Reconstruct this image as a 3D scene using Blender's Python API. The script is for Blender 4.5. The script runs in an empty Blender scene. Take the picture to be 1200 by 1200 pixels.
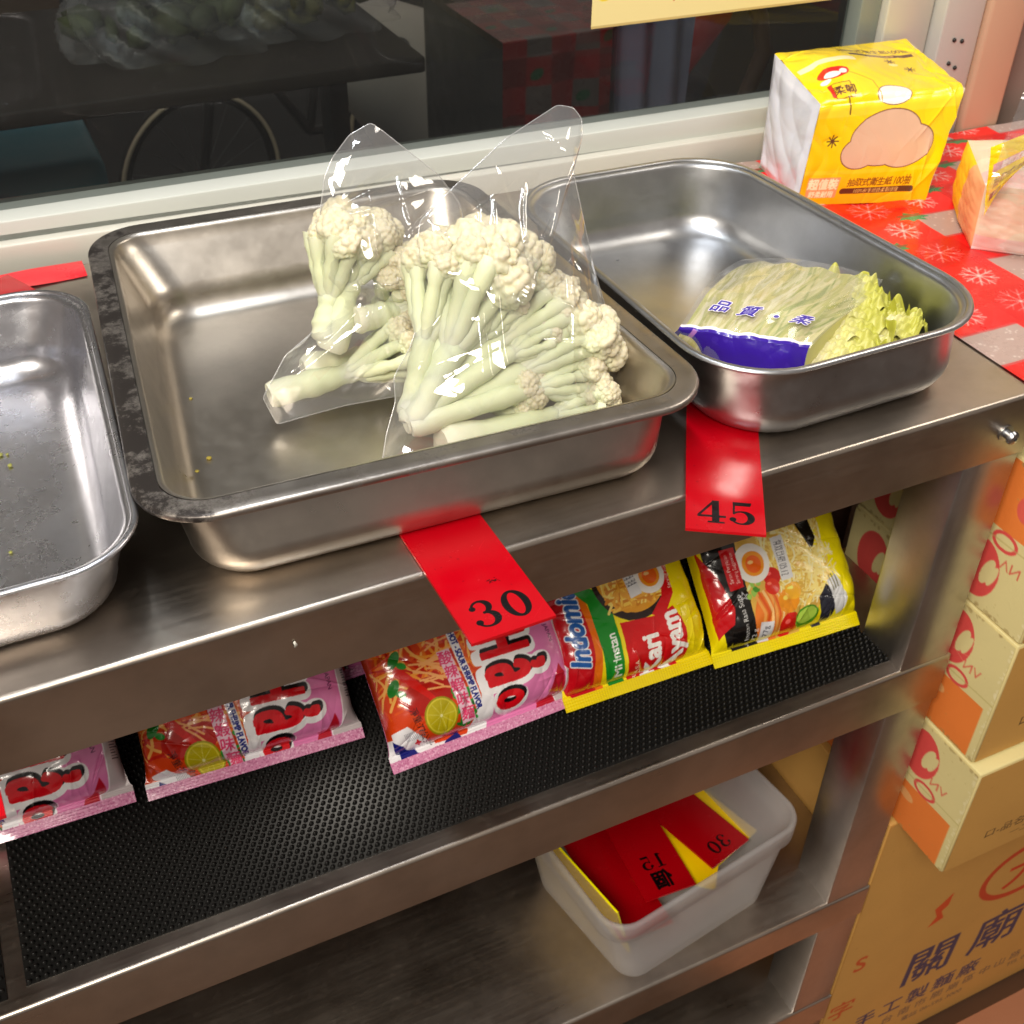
import bpy, bmesh, math, random
import numpy as np
from mathutils import Vector, Matrix, noise as mnoise
R_ = math.radians
rng = np.random.default_rng(7); random.seed(7)
SC = bpy.context.scene

# ------------------------------------------------------------------ camera, world, lights, exposure
cam_d = bpy.data.cameras.new('camera'); cam = bpy.data.objects.new('camera', cam_d); SC.collection.objects.link(cam)
cam.location = (-.58641, -.46808, .44165); cam.rotation_euler = (R_(51.3767), R_(-.5012), R_(-25.0242))
cam_d.sensor_width = 36; cam_d.lens = 40.514; cam_d.clip_start = .02; cam_d.clip_end = 200
cam_d.dof.use_dof = True; cam_d.dof.focus_distance = .68; cam_d.dof.aperture_fstop = 22.0
SC.camera = cam

w = bpy.data.worlds.new('World'); SC.world = w; w.use_nodes = True
nt = w.node_tree; bg = nt.nodes['Background']
tc = nt.nodes.new('ShaderNodeTexCoord'); nz = nt.nodes.new('ShaderNodeTexNoise'); nz.inputs['Scale'].default_value = 2.2
nz.inputs['Detail'].default_value = 3
cr = nt.nodes.new('ShaderNodeValToRGB'); e = cr.color_ramp.elements
e[0].position = .38; e[0].color = (.32, .30, .285, 1); e[1].position = .72; e[1].color = (.60, .48, .39, 1)
nt.links.new(tc.outputs['Generated'], nz.inputs['Vector']); nt.links.new(nz.outputs['Fac'], cr.inputs['Fac'])
nt.links.new(cr.outputs['Color'], bg.inputs['Color']); bg.inputs['Strength'].default_value = .62

def area(name, loc, target, sx, sy, power, col):
    d = bpy.data.lights.new(name, 'AREA'); d.shape = 'RECTANGLE'; d.size = sx; d.size_y = sy; d.energy = power; d.color = col
    o = bpy.data.objects.new(name, d); SC.collection.objects.link(o); o.location = loc
    o.rotation_euler = (Vector(target)-Vector(loc)).to_track_quat('-Z', 'Y').to_euler(); return o
area('stall_tube_light', (-.45, .16, 1.30), (-.35, .15, 0), 1.2, .05, 14, (.90, .95, 1.0))
area('stall_warm_light', (-1.25, -.95, 1.32), (-.10, .05, -.35), 1.0, .45, 42, (1.0, .92, .80))
area('shop_ceiling_light', (.75, .10, 1.1), (.3, .2, 0), .5, .3, 5.0, (1.0, .92, .80))

SC.view_settings.view_transform = 'Standard'; SC.view_settings.look = 'None'
SC.view_settings.exposure = 0.0; SC.view_settings.gamma = 1.0
SC.cycles.transparent_max_bounces = 40; SC.cycles.max_bounces = 10; SC.cycles.glossy_bounces = 6
SC.cycles.sample_clamp_indirect = 6.0
try: SC.cycles.use_denoising = True
except Exception: pass

# ------------------------------------------------------------------ small helpers
def lin(c):
    c = np.asarray(c, float); return np.where(c <= .04045, c/12.92, ((c+.055)/1.055)**2.4)
def link(o, parent=None, mat=None):
    SC.collection.objects.link(o)
    if parent is not None: o.parent = parent
    if mat is not None: o.data.materials.append(mat)
    return o
def tag(o, label=None, cat=None, group=None, kind=None):
    if label: o['label'] = label
    if cat: o['category'] = cat
    if group: o['group'] = group
    if kind: o['kind'] = kind
    return o
def thing(name, label, cat, loc=(0, 0, 0), rz=0, group=None):
    o = bpy.data.objects.new(name, None); o.empty_display_size = .02
    SC.collection.objects.link(o); o.location = loc; o.rotation_euler = (0, 0, rz); tag(o, label, cat, group); return o
def dup(o, parent=None):
    c = o.copy(); SC.collection.objects.link(c); c.parent = parent
    for ch in [x for x in o.children]: dup(ch, c)
    return c

class MB:
    """collects vertices, faces and colours; builds ONE mesh object"""
    def __init__(s): s.V = []; s.C = []; s.F4 = []; s.F3 = []; s.n = 0
    def add(s, V, F, col=(.8, .8, .8), linear=False):
        V = np.asarray(V, float).reshape(-1, 3)
        c = np.asarray(col, float)
        if not linear: c = lin(c)
        C = np.broadcast_to(c, (len(V), 3)) if c.ndim == 1 else c.reshape(-1, 3)
        s.V.append(V); s.C.append(C)
        if isinstance(F, np.ndarray):
            (s.F4 if F.shape[1] == 4 else s.F3).append(F+s.n)
        else:
            q = [f for f in F if len(f) == 4]; t = [f for f in F if len(f) == 3]
            for f in F:
                if len(f) > 4:
                    for k in range(1, len(f)-1): t.append((f[0], f[k], f[k+1]))
            if q: s.F4.append(np.array(q, int)+s.n)
            if t: s.F3.append(np.array(t, int)+s.n)
        s.n += len(V); return s
    def grid(s, P, col=(.8, .8, .8), linear=False, wrap=False, flip=False):
        h, w = P.shape[:2]; i = np.arange(h-1)[:, None]*w; j = np.arange(w if wrap else w-1)[None, :]; j2 = (j+1) % w
        F = np.stack([i+j, i+j2, i+w+j2, i+w+j], -1).reshape(-1, 4)
        if flip: F = F[:, ::-1]
        return s.add(P.reshape(-1, 3), F.copy(), col, linear)
    def box(s, x0, x1, y0, y1, z0, z1, r=.001, col=(.8, .8, .8), seg=2):
        bm = bmesh.new(); bmesh.ops.create_cube(bm, size=1)
        for v in bm.verts: v.co = Vector(((x0+x1)/2+v.co.x*(x1-x0), (y0+y1)/2+v.co.y*(y1-y0), (z0+z1)/2+v.co.z*(z1-z0)))
        if r > 0: bmesh.ops.bevel(bm, geom=bm.edges[:], offset=r, segments=seg, profile=.5, affect='EDGES')
        return s.bm(bm, col)
    def bm(s, bm, col, M=None):
        bm.verts.ensure_lookup_table(); bm.verts.index_update()
        V = [(M @ v.co if M else v.co)[:] for v in bm.verts]; F = [[v.index for v in f.verts] for f in bm.faces]; bm.free()
        return s.add(V, F, col)
    def tube(s, P, rad, seg=10, col=(.8, .8, .8), caps=True, closed=False):
        P = np.asarray(P, float); n = len(P); rad = np.broadcast_to(np.asarray(rad, float), (n,))
        T = np.roll(P, -1, 0)-np.roll(P, 1, 0) if closed else np.gradient(P, axis=0)
        T /= np.linalg.norm(T, axis=1)[:, None]+1e-12
        u = np.cross(T[0], (0, 0, 1.)); u = u if np.linalg.norm(u) > .05 else np.cross(T[0], (0, 1., 0)); u /= np.linalg.norm(u)
        rings = []
        a = np.linspace(0, 2*np.pi, seg, endpoint=False)
        for k in range(n):
            u = u-T[k]*np.dot(u, T[k]); u /= np.linalg.norm(u); v = np.cross(T[k], u)
            rings.append(P[k]+rad[k]*(np.cos(a)[:, None]*u+np.sin(a)[:, None]*v))
        G = np.array(rings)
        if closed: G = np.concatenate([G, G[:1]])
        c = np.asarray(col, float)
        if c.ndim == 2: c = np.repeat(c, seg, 0)
        s.grid(G, c, wrap=True)
        if caps and not closed:
            for k in (0, n-1):
                cc = c if c.ndim == 1 else c[k*seg:(k+1)*seg]
                s.add(G[k], [list(range(seg))] if k else [list(range(seg))[::-1]], cc)
        return s
    def build(s, name, mat, parent=None, smooth=True, sharp=None):
        V = np.concatenate(s.V); C = np.concatenate(s.C)
        f4 = np.concatenate(s.F4) if s.F4 else np.zeros((0, 4), int); f3 = np.concatenate(s.F3) if s.F3 else np.zeros((0, 3), int)
        me = bpy.data.meshes.new(name); me.vertices.add(len(V)); me.vertices.foreach_set('co', V.astype(np.float32).ravel())
        nl = f4.size+f3.size; me.loops.add(nl); me.loops.foreach_set('vertex_index', np.concatenate([f4.ravel(), f3.ravel()]).astype(np.int32))
        me.polygons.add(len(f4)+len(f3))
        me.polygons.foreach_set('loop_start', np.concatenate([np.arange(len(f4))*4, f4.size+np.arange(len(f3))*3]).astype(np.int32))
        me.update(calc_edges=True); me.validate()
        at = me.attributes.new('Col', 'FLOAT_COLOR', 'POINT')
        at.data.foreach_set('color', np.concatenate([C, np.ones((len(C), 1))], 1).astype(np.float32).ravel())
        if smooth:
            me.polygons.foreach_set('use_smooth', np.ones(len(me.polygons), bool))
            if sharp: me.set_sharp_from_angle(angle=R_(sharp))
        me.update()
        return link(bpy.data.objects.new(name, me), parent, mat)

# ------------------------------------------------------------------ 2D canvas painted into vertex colours (inks and prints only)
_tc = {}
def text_tris(t, bold=0., shear=0.):
    k = (t, bold, shear)
    if k in _tc: return _tc[k]
    cu = bpy.data.curves.new('tmp', 'FONT'); cu.body = t; cu.size = 1; cu.offset = bold; cu.shear = shear; cu.resolution_u = 4
    cu.align_x = 'CENTER'; cu.align_y = 'CENTER'
    o = bpy.data.objects.new('tmp', cu); SC.collection.objects.link(o); dg = bpy.context.evaluated_depsgraph_get()
    me = o.evaluated_get(dg).to_mesh(); me.calc_loop_triangles()
    V = np.array([v.co[:2] for v in me.vertices]).reshape(-1, 2); T = np.array([t_.vertices[:] for t_ in me.loop_triangles], int).reshape(-1, 3)
    o.evaluated_get(dg).to_mesh_clear(); bpy.data.objects.remove(o); bpy.data.curves.remove(cu)
    if len(V): V = V-(V.max(0)+V.min(0))/2
    _tc[k] = (V, T); return _tc[k]

class Cv:
    def __init__(s, w, h, ppu, bg, ss=2):
        s.w, s.h, s.ss = w, h, ss; s.W = int(round(w*ppu)); s.H = int(round(h*ppu)); s.k = ppu*ss
        s.I = np.empty((s.H*ss, s.W*ss, 3)); s.I[:] = bg
        s.X = (np.arange(s.W*ss)+.5)/s.k; s.Y = (np.arange(s.H*ss)+.5)/s.k
    def _bb(s, x0, x1, y0, y1):
        a = max(0, int(x0*s.k)-1); b = min(s.W*s.ss, int(x1*s.k)+2); c = max(0, int(y0*s.k)-1); d = min(s.H*s.ss, int(y1*s.k)+2)
        return a, b, c, d
    def _put(s, bb, m, col, al=1.):
        a, b, c, d = bb; v = s.I[c:d, a:b]; col = np.asarray(col, float)
        if callable(al): pass
        v[m] = v[m]*(1-al)+(col if col.ndim == 1 else col[m])*al
    def poly(s, pts, col, al=1.):
        p = np.asarray(pts, float); bb = s._bb(p[:, 0].min(), p[:, 0].max(), p[:, 1].min(), p[:, 1].max()); a, b, c, d = bb
        if b <= a or d <= c: return s
        X, Y = np.meshgrid(s.X[a:b], s.Y[c:d]); m = np.zeros(X.shape, bool)
        for (x1, y1), (x2, y2) in zip(p, np.roll(p, -1, 0)):
            if y1 == y2: continue
            m ^= ((y1 > Y) != (y2 > Y)) & (X < (x2-x1)*(Y-y1)/(y2-y1)+x1)
        s._put(bb, m, col, al); return s
    def rect(s, x0, y0, x1, y1, col, al=1.): return s.poly([(x0, y0), (x1, y0), (x1, y1), (x0, y1)], col, al)
    def ell(s, cx, cy, rx, ry, col, rot=0., al=1.):
        r = max(rx, ry); bb = s._bb(cx-r, cx+r, cy-r, cy+r); a, b, c, d = bb
        if b <= a or d <= c: return s
        X, Y = np.meshgrid(s.X[a:b]-cx, s.Y[c:d]-cy); cc, sn = math.cos(rot), math.sin(rot)
        s._put(bb, ((X*cc+Y*sn)/rx)**2+((-X*sn+Y*cc)/ry)**2 < 1, col, al); return s
    def line(s, pts, wd, col, al=1.):
        p = np.asarray(pts, float)
        for q0, q1 in zip(p[:-1], p[1:]):
            lo = np.minimum(q0, q1)-wd; hi = np.maximum(q0, q1)+wd; bb = s._bb(lo[0], hi[0], lo[1], hi[1]); a, b, c, d = bb
            if b <= a or d <= c: continue
            X, Y = np.meshgrid(s.X[a:b], s.Y[c:d]); dv = q1-q0; L = (dv@dv)+1e-12
            t = np.clip(((X-q0[0])*dv[0]+(Y-q0[1])*dv[1])/L, 0, 1)
            s._put(bb, (X-q0[0]-t*dv[0])**2+(Y-q0[1]-t*dv[1])**2 < (wd/2)**2, col, al)
        return s
    def brush(s, pts, rad, col):
        for (x, y), r in zip(pts, rad): s.ell(x, y, r, r, col)
        return s
    def text(s, t, x, y, h, col, rot=0., bold=0., sx=1., shear=0., al=1.):
        """letters filled triangle by triangle, then fattened by `bold` (in units of the letter height)"""
        V, T = text_tris(t, 0., shear)
        if not len(T): return s
        hh = h/.72; V = V*[hh*sx, hh]; c, sn = math.cos(rot), math.sin(rot)
        V = np.stack([V[:, 0]*c-V[:, 1]*sn+x, V[:, 0]*sn+V[:, 1]*c+y], 1); pad = bold*h+2/s.k
        a0, b0, c0, d0 = s._bb(V[:, 0].min()-pad, V[:, 0].max()+pad, V[:, 1].min()-pad, V[:, 1].max()+pad)
        if b0 <= a0 or d0 <= c0: return s
        msk = np.zeros((d0-c0, b0-a0), bool)
        for tri in T:
            p = V[tri]; a, b, c_, d = s._bb(p[:, 0].min(), p[:, 0].max(), p[:, 1].min(), p[:, 1].max())
            a, b, c_, d = max(a, a0), min(b, b0), max(c_, c0), min(d, d0)
            if b <= a or d <= c_: continue
            X, Y = np.meshgrid(s.X[a:b], s.Y[c_:d]); e_ = []
            for i in range(3):
                q0, q1 = p[i], p[(i+1) % 3]; e_.append((q1[0]-q0[0])*(Y-q0[1])-(q1[1]-q0[1])*(X-q0[0]))
            msk[c_-c0:d-c0, a-a0:b-a0] |= ((e_[0] >= 0) & (e_[1] >= 0) & (e_[2] >= 0)) | ((e_[0] <= 0) & (e_[1] <= 0) & (e_[2] <= 0))
        r = bold*h*s.k; R = int(math.ceil(r))
        if R >= 1:
            o = msk.copy()
            for dy in range(-R, R+1):
                for dx in range(-R, R+1):
                    if dx*dx+dy*dy > (r+.3)**2: continue
                    ys, yd = (slice(max(0, -dy), msk.shape[0]-max(0, dy)), slice(max(0, dy), msk.shape[0]-max(0, -dy)))
                    xs, xd = (slice(max(0, -dx), msk.shape[1]-max(0, dx)), slice(max(0, dx), msk.shape[1]-max(0, -dx)))
                    o[yd, xd] |= msk[ys, xs]
            msk = o
        s._put((a0, b0, c0, d0), msk, col, al); return s
    def speck(s, n, box, col, r0, r1, al=.5):
        for _ in range(n):
            s.ell(rng.uniform(box[0], box[2]), rng.uniform(box[1], box[3]), rng.uniform(r0, r1), rng.uniform(r0, r1), col, rng.uniform(0, 3), al)
        return s
    def digit(s, d, x, y, h, col, bgc, rot=0.):
        """bold old-style numerals; x,y = lower left"""
        cr_, sr = math.cos(rot), math.sin(rot)
        T = lambda P: [(x+h*(a*cr_-b*sr), y+h*(a*sr+b*cr_)) for a, b in P]
        def arc(cx, cy, rx, ry, a0, a1, w0, w1, n=40):
            A = np.radians(np.linspace(a0, a1, n)); P = [(cx+rx*math.cos(q), cy+ry*math.sin(q)) for q in A]
            s.brush(T(P), [h*(w0+(w1-w0)*max(0., math.cos(q))**1.5) for q in A], col)
        if d == '0':
            s.ell(*T([(.36, .5)])[0], h*.36, h*.5, col, rot); s.ell(*T([(.36, .5)])[0], h*.17, h*.41, bgc, rot)
        if d == '3':
            arc(.33, .74, .22, .22, 165, -85, .035, .085); arc(.33, .29, .27, .25, 85, -165, .035, .095)
            s.brush(T([(.12, .76), (.10, .24)]), [h*.085, h*.095], col)
        if d == '5':
            arc(.34, .31, .27, .27, 130, -160, .035, .10); s.brush(T([(.11, .22)]), [h*.095], col)
            s.poly(T([(.12, 1), (.64, 1), (.60, .84), (.12, .84)]), col); s.poly(T([(.12, .9), (.18, .9), (.17, .45), (.11, .45)]), col)
        if d == '4':
            s.poly(T([(.40, 1), (.60, 1), (.60, .05), (.40, .05)]), col); s.poly(T([(.28, .07), (.74, .07), (.74, 0), (.28, 0)]), col)
            s.poly(T([(0, .25), (.78, .25), (.78, .34), (0, .34)]), col); s.poly(T([(.0, .34), (.09, .34), (.52, 1), (.43, 1)]), col)
        if d == '1':
            s.poly(T([(.26, 1), (.46, 1), (.46, .03), (.26, .03)]), col); s.poly(T([(.10, .07), (.62, .07), (.62, 0), (.10, 0)]), col)
            s.poly(T([(.08, .86), (.30, 1), (.30, .86)]), col)
        return s
    def out(s):
        I = s.I.reshape(s.H, s.ss, s.W, s.ss, 3).mean((1, 3)); return lin(np.clip(I, 0, 1))
    def uv(s):
        return np.meshgrid(np.linspace(0, 1, s.W), np.linspace(0, 1, s.H))

# ------------------------------------------------------------------ materials
def mat(name, base=None, rough=.5, metal=0., spec=.5, coat=0., bump=0., bscale=200., sss=0., alpha=1., trans=0., rvar=0., rscale=20., cvar=0., cscale=30., stretch=(1, 1, 1), sheen=0., aniso=0.):
    m = bpy.data.materials.new(name); m.use_nodes = True; n = m.node_tree; b = n.nodes['Principled BSDF']; L = n.links.new
    b.inputs['Roughness'].default_value = rough; b.inputs['Metallic'].default_value = metal; b.inputs['Specular IOR Level'].default_value = spec
    b.inputs['Coat Weight'].default_value = coat; b.inputs['Coat Roughness'].default_value = .08
    b.inputs['Anisotropic'].default_value = aniso
    if base is None:
        a = n.nodes.new('ShaderNodeAttribute'); a.attribute_name = 'Col'; src = a.outputs['Color']
    else:
        c = n.nodes.new('ShaderNodeRGB'); c.outputs[0].default_value = (*lin(base), 1); src = c.outputs[0]
    t = n.nodes.new('ShaderNodeTexCoord'); mp = n.nodes.new('ShaderNodeMapping'); mp.inputs['Scale'].default_value = stretch
    L(t.outputs['Object'], mp.inputs['Vector'])
    if cvar:
        z = n.nodes.new('ShaderNodeTexNoise'); z.inputs['Scale'].default_value = cscale; z.inputs['Detail'].default_value = 6; L(mp.outputs[0], z.inputs['Vector'])
        mr = n.nodes.new('ShaderNodeMapRange'); mr.inputs['To Min'].default_value = 1-cvar; mr.inputs['To Max'].default_value = 1+cvar*.6; L(z.outputs['Fac'], mr.inputs['Value'])
        mx = n.nodes.new('ShaderNodeVectorMath'); mx.operation = 'SCALE'; L(src, mx.inputs[0]); L(mr.outputs[0], mx.inputs['Scale']); src = mx.outputs[0]
    L(src, b.inputs['Base Color'])
    if rvar:
        z = n.nodes.new('ShaderNodeTexNoise'); z.inputs['Scale'].default_value = rscale; z.inputs['Detail'].default_value = 8; z.inputs['Roughness'].default_value = .65; L(mp.outputs[0], z.inputs['Vector'])
        mr = n.nodes.new('ShaderNodeMapRange'); mr.inputs['From Min'].default_value = .3; mr.inputs['From Max'].default_value = .7
        mr.inputs['To Min'].default_value = max(.02, rough-rvar); mr.inputs['To Max'].default_value = rough+rvar; L(z.outputs['Fac'], mr.inputs['Value']); L(mr.outputs[0], b.inputs['Roughness'])
    if bump:
        z = n.nodes.new('ShaderNodeTexNoise'); z.inputs['Scale'].default_value = bscale; z.inputs['Detail'].default_value = 4; L(mp.outputs[0], z.inputs['Vector'])
        bp = n.nodes.new('ShaderNodeBump'); bp.inputs['Strength'].default_value = bump; bp.inputs['Distance'].default_value = .001; L(z.outputs['Fac'], bp.inputs['Height']); L(bp.outputs[0], b.inputs['Normal'])
    if sss:
        b.inputs['Subsurface Weight'].default_value = sss; b.inputs['Subsurface Radius'].default_value = (1, .75, .4); b.inputs['Subsurface Scale'].default_value = .006
    if trans: b.inputs['Transmission Weight'].default_value = trans
    if alpha < 1: b.inputs['Alpha'].default_value = alpha
    return m

def steel(name, base, rough, dirt=0., brush=(1, 1, 1), bscale=60., dirtcol=(.10, .09, .08), scr=.25):
    """worn brushed stainless steel: brush lines, smudges, scratches, optional grime"""
    m = bpy.data.materials.new(name); m.use_nodes = True; n = m.node_tree; b = n.nodes['Principled BSDF']; L = n.links.new; N = n.nodes.new
    b.inputs['Metallic'].default_value = 1
    t = N('ShaderNodeTexCoord'); mp = N('ShaderNodeMapping'); mp.inputs['Scale'].default_value = brush; L(t.outputs['Object'], mp.inputs['Vector'])
    def noise(sc, det=6, vec=None, rg=.6):
        z = N('ShaderNodeTexNoise'); z.inputs['Scale'].default_value = sc; z.inputs['Detail'].default_value = det; z.inputs['Roughness'].default_value = rg
        L(vec or t.outputs['Object'], z.inputs['Vector']); return z.outputs['Fac']
    def mapr(v, a, b_, c, d):
        q = N('ShaderNodeMapRange'); q.inputs['From Min'].default_value = a; q.inputs['From Max'].default_value = b_; q.inputs['To Min'].default_value = c; q.inputs['To Max'].default_value = d; L(v, q.inputs['Value']); return q.outputs[0]
    def add(a, b_, op='ADD'):
        q = N('ShaderNodeMath'); q.operation = op; L(a, q.inputs[0])
        if isinstance(b_, float): q.inputs[1].default_value = b_
        else: L(b_, q.inputs[1])
        return q.outputs[0]
    smudge = noise(9, 8); br = noise(bscale, 3, mp.outputs[0]); fine = noise(160, 6)
    r = add(mapr(smudge, .35, .7, rough-.04, rough+.06), mapr(br, .3, .7, -.03, .03)); r = add(r, mapr(fine, .55, .75, 0, .05)); L(r, b.inputs['Roughness'])
    vo = N('ShaderNodeTexVoronoi'); vo.feature = 'DISTANCE_TO_EDGE'; vo.inputs['Scale'].default_value = 14
    ws = N('ShaderNodeMapping'); ws.inputs['Scale'].default_value = (1.0, .25, 1.0); ws.inputs['Rotation'].default_value = (0, 0, .6); L(t.outputs['Object'], ws.inputs['Vector']); L(ws.outputs[0], vo.inputs['Vector'])
    col = N('ShaderNodeMix'); col.data_type = 'RGBA'; col.inputs[6].default_value = (*lin(base), 1); col.inputs[7].default_value = (*lin(np.array(base)*.82), 1)
    L(mapr(noise(14, 9), .40, .85, 0, 1), col.inputs[0]); c = col.outputs[2]
    if dirt:
        dd = N('ShaderNodeMix'); dd.data_type = 'RGBA'; dd.inputs[7].default_value = (*lin(dirtcol), 1); L(c, dd.inputs[6])
        sx_ = N('ShaderNodeSeparateXYZ'); L(t.outputs['Object'], sx_.inputs[0]); g_ = mapr(sx_.outputs[0], -.17, -.10, .14, -.10)
        f = mapr(add(noise(45, 10, None, .75), g_), .64-dirt*.35, .72-dirt*.2, 0, 1); L(f, dd.inputs[0]); c = dd.outputs[2]
        L(mapr(f, 0, 1, 1., .55), b.inputs['Metallic'])
    L(c, b.inputs['Base Color'])
    bp = N('ShaderNodeBump'); bp.inputs['Strength'].default_value = scr; bp.inputs['Distance'].default_value = .0006
    h = add(mapr(br, 0, 1, 0, .22), mapr(noise(5, 1), 0, 1, 0, 7.)); h = add(h, mapr(vo.outputs['Distance'], 0, .003, -.06, 0)); L(h, bp.inputs['Height']); L(bp.outputs[0], b.inputs['Normal'])
    return m

def film(name, tint=(1, 1, 1), f0=.05, rough=.06, haze=.03, k=1.0, crease=.7):
    """thin clear plastic film"""
    m = bpy.data.materials.new(name); m.use_nodes = True; n = m.node_tree; L = n.links.new; N = n.nodes.new
    out = n.nodes['Material Output']; n.nodes.remove(n.nodes['Principled BSDF'])
    tr = N('ShaderNodeBsdfTransparent'); tr.inputs[0].default_value = (*tint, 1); gl = N('ShaderNodeBsdfGlossy'); gl.inputs['Roughness'].default_value = rough
    df = N('ShaderNodeBsdfDiffuse'); df.inputs[0].default_value = (.9, .92, .95, 1)
    lw = N('ShaderNodeLayerWeight'); lw.inputs['Blend'].default_value = .5
    pw = N('ShaderNodeMath'); pw.operation = 'POWER'; pw.inputs[1].default_value = 3.2; L(lw.outputs['Facing'], pw.inputs[0])
    mr = N('ShaderNodeMapRange'); mr.inputs['To Min'].default_value = f0; mr.inputs['To Max'].default_value = min(1., f0+.75*k); L(pw.outputs[0], mr.inputs['Value'])
    m1 = N('ShaderNodeMixShader'); m1.inputs[0].default_value = haze; L(tr.outputs[0], m1.inputs[1]); L(df.outputs[0], m1.inputs[2])
    m2 = N('ShaderNodeMixShader'); L(mr.outputs[0], m2.inputs[0]); L(m1.outputs[0], m2.inputs[1]); L(gl.outputs[0], m2.inputs[2]); L(m2.outputs[0], out.inputs[0])
    if crease:
        t = N('ShaderNodeTexCoord'); z = N('ShaderNodeTexNoise'); z.inputs['Scale'].default_value = 30; z.inputs['Detail'].default_value = 2; L(t.outputs['Object'], z.inputs['Vector'])
        mv = N('ShaderNodeVectorMath'); mv.operation = 'SCALE'; mv.inputs['Scale'].default_value = .016; L(z.outputs['Color'], mv.inputs[0]); ad = N('ShaderNodeVectorMath'); L(t.outputs['Object'], ad.inputs[0]); L(mv.outputs[0], ad.inputs[1])
        hs = None
        for sc, am, rot in ((13, 1., (.3, .35, .2)), (26, .35, (.2, -.5, .1)), (8, 1.4, (.1, .9, .4))):
            mp = N('ShaderNodeMapping'); mp.inputs['Rotation'].default_value = rot; mp.inputs['Scale'].default_value = (1, 1, .10); L(ad.outputs[0], mp.inputs['Vector'])
            v = N('ShaderNodeTexVoronoi'); v.feature = 'F1'; v.inputs['Scale'].default_value = sc; L(mp.outputs[0], v.inputs['Vector'])
            q = N('ShaderNodeMath'); q.operation = 'MULTIPLY_ADD'; q.inputs[1].default_value = am/sc*24; L(v.outputs['Distance'], q.inputs[0])
            if hs is not None: L(hs, q.inputs[2])
            hs = q.outputs[0]
        bp = N('ShaderNodeBump'); bp.inputs['Strength'].default_value = crease; bp.inputs['Distance'].default_value = .006; L(hs, bp.inputs['Height']); L(bp.outputs[0], gl.inputs['Normal'])
    return m

M = dict(
    shelf=steel('brushed_steel', (.74, .70, .655), .33, brush=(1.5, 40, 40), bscale=8),
    tray_a=steel('tray_steel_bright', (.80, .80, .82), .26, brush=(1, 1, 1), dirt=0., scr=.3),
    tray_b=steel('tray_steel_warm', (.76, .73, .69), .33, dirt=0., scr=.3),
    rim=steel('tray_rim_worn', (.70, .67, .64), .34, dirt=.55, dirtcol=(.22, .20, .19)),
    tray_c=steel('tray_steel_grey', (.74, .745, .755), .32, scr=.25),
    leg=steel('leg_steel', (.74, .72, .71), .34, brush=(40, 40, 1.5), bscale=8),
    print_=mat('printed_film', None, .24, coat=.5, spec=.5, bump=.35, bscale=70),
    card=mat('acrylic_card', None, .20, coat=.35, rvar=.12, rscale=35, bump=.06, bscale=40),
    carton=mat('printed_cardboard', None, .72, bump=.25, bscale=350, cvar=.10, cscale=14),
    plain=mat('painted', None, .45, rvar=.12, cvar=.06, cscale=20),
    frame=mat('window_frame_paint', None, .38, cvar=.07, cscale=9, rvar=.1, bump=.1, bscale=30),
    cloth=mat('vinyl_cloth', None, .30, coat=.2, bump=.25, bscale=45, rvar=.1),
    film_dull=film('dusty_film', f0=.03, rough=.30, haze=.05, k=.4, crease=.2),
    seam=film('seam_film', f0=.25, rough=.2, haze=.22, crease=0),
    rubber=mat('black_rubber', (.07, .068, .065), .38, spec=.25),
    curd=mat('cauliflower', None, .55, sss=.25, cvar=.13, cscale=70, bump=.4, bscale=1500),
    leaf=mat('leaf', None, .4, sss=.12, cvar=.10, cscale=40, bump=.08, bscale=150),
    film=film('clear_film', f0=.13, rough=.055, haze=.05, crease=.55), film2=film('wrapping_film', f0=.06, rough=.11, haze=.08, k=.8, crease=.10),
    glass=film('window_glass', tint=(.50, .53, .52), f0=.015, rough=.02, haze=.011, k=.8, crease=0),
    dark=mat('dark_street', None, .7, cvar=.3, cscale=6),
    floor=mat('floor_tiles', (.45, .34, .27), .45, cvar=.25, cscale=5, rvar=.1),
)
def pp_mat():
    m = mat('milky_plastic', (.97, .97, .98), .28, spec=.5, bump=.1, bscale=80)
    n = m.node_tree; b = n.nodes['Principled BSDF']; L = n.links.new
    tl = n.nodes.new('ShaderNodeBsdfTranslucent'); tl.inputs[0].default_value = (.8, .8, .82, 1); tr = n.nodes.new('ShaderNodeBsdfTransparent')
    m1 = n.nodes.new('ShaderNodeMixShader'); m1.inputs[0].default_value = .50; L(b.outputs[0], m1.inputs[1]); L(tl.outputs[0], m1.inputs[2])
    m2 = n.nodes.new('ShaderNodeMixShader'); m2.inputs[0].default_value = .62; L(m1.outputs[0], m2.inputs[1]); L(tr.outputs[0], m2.inputs[2])
    L(m2.outputs[0], n.nodes['Material Output'].inputs[0]); return m
M['pp'] = pp_mat()

# ------------------------------------------------------------------ floor, street ground, walls, window
o = MB().box(-6, 6, -5, .52, -1.075, -1.055, 0).build('floor', M['floor']); tag(o, kind='structure')
o = MB().box(-14, 14, .6, 22, -1.09, -1.06, 0, (.17, .17, .175)).build('street_ground', M['dark']); tag(o, kind='structure')

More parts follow.
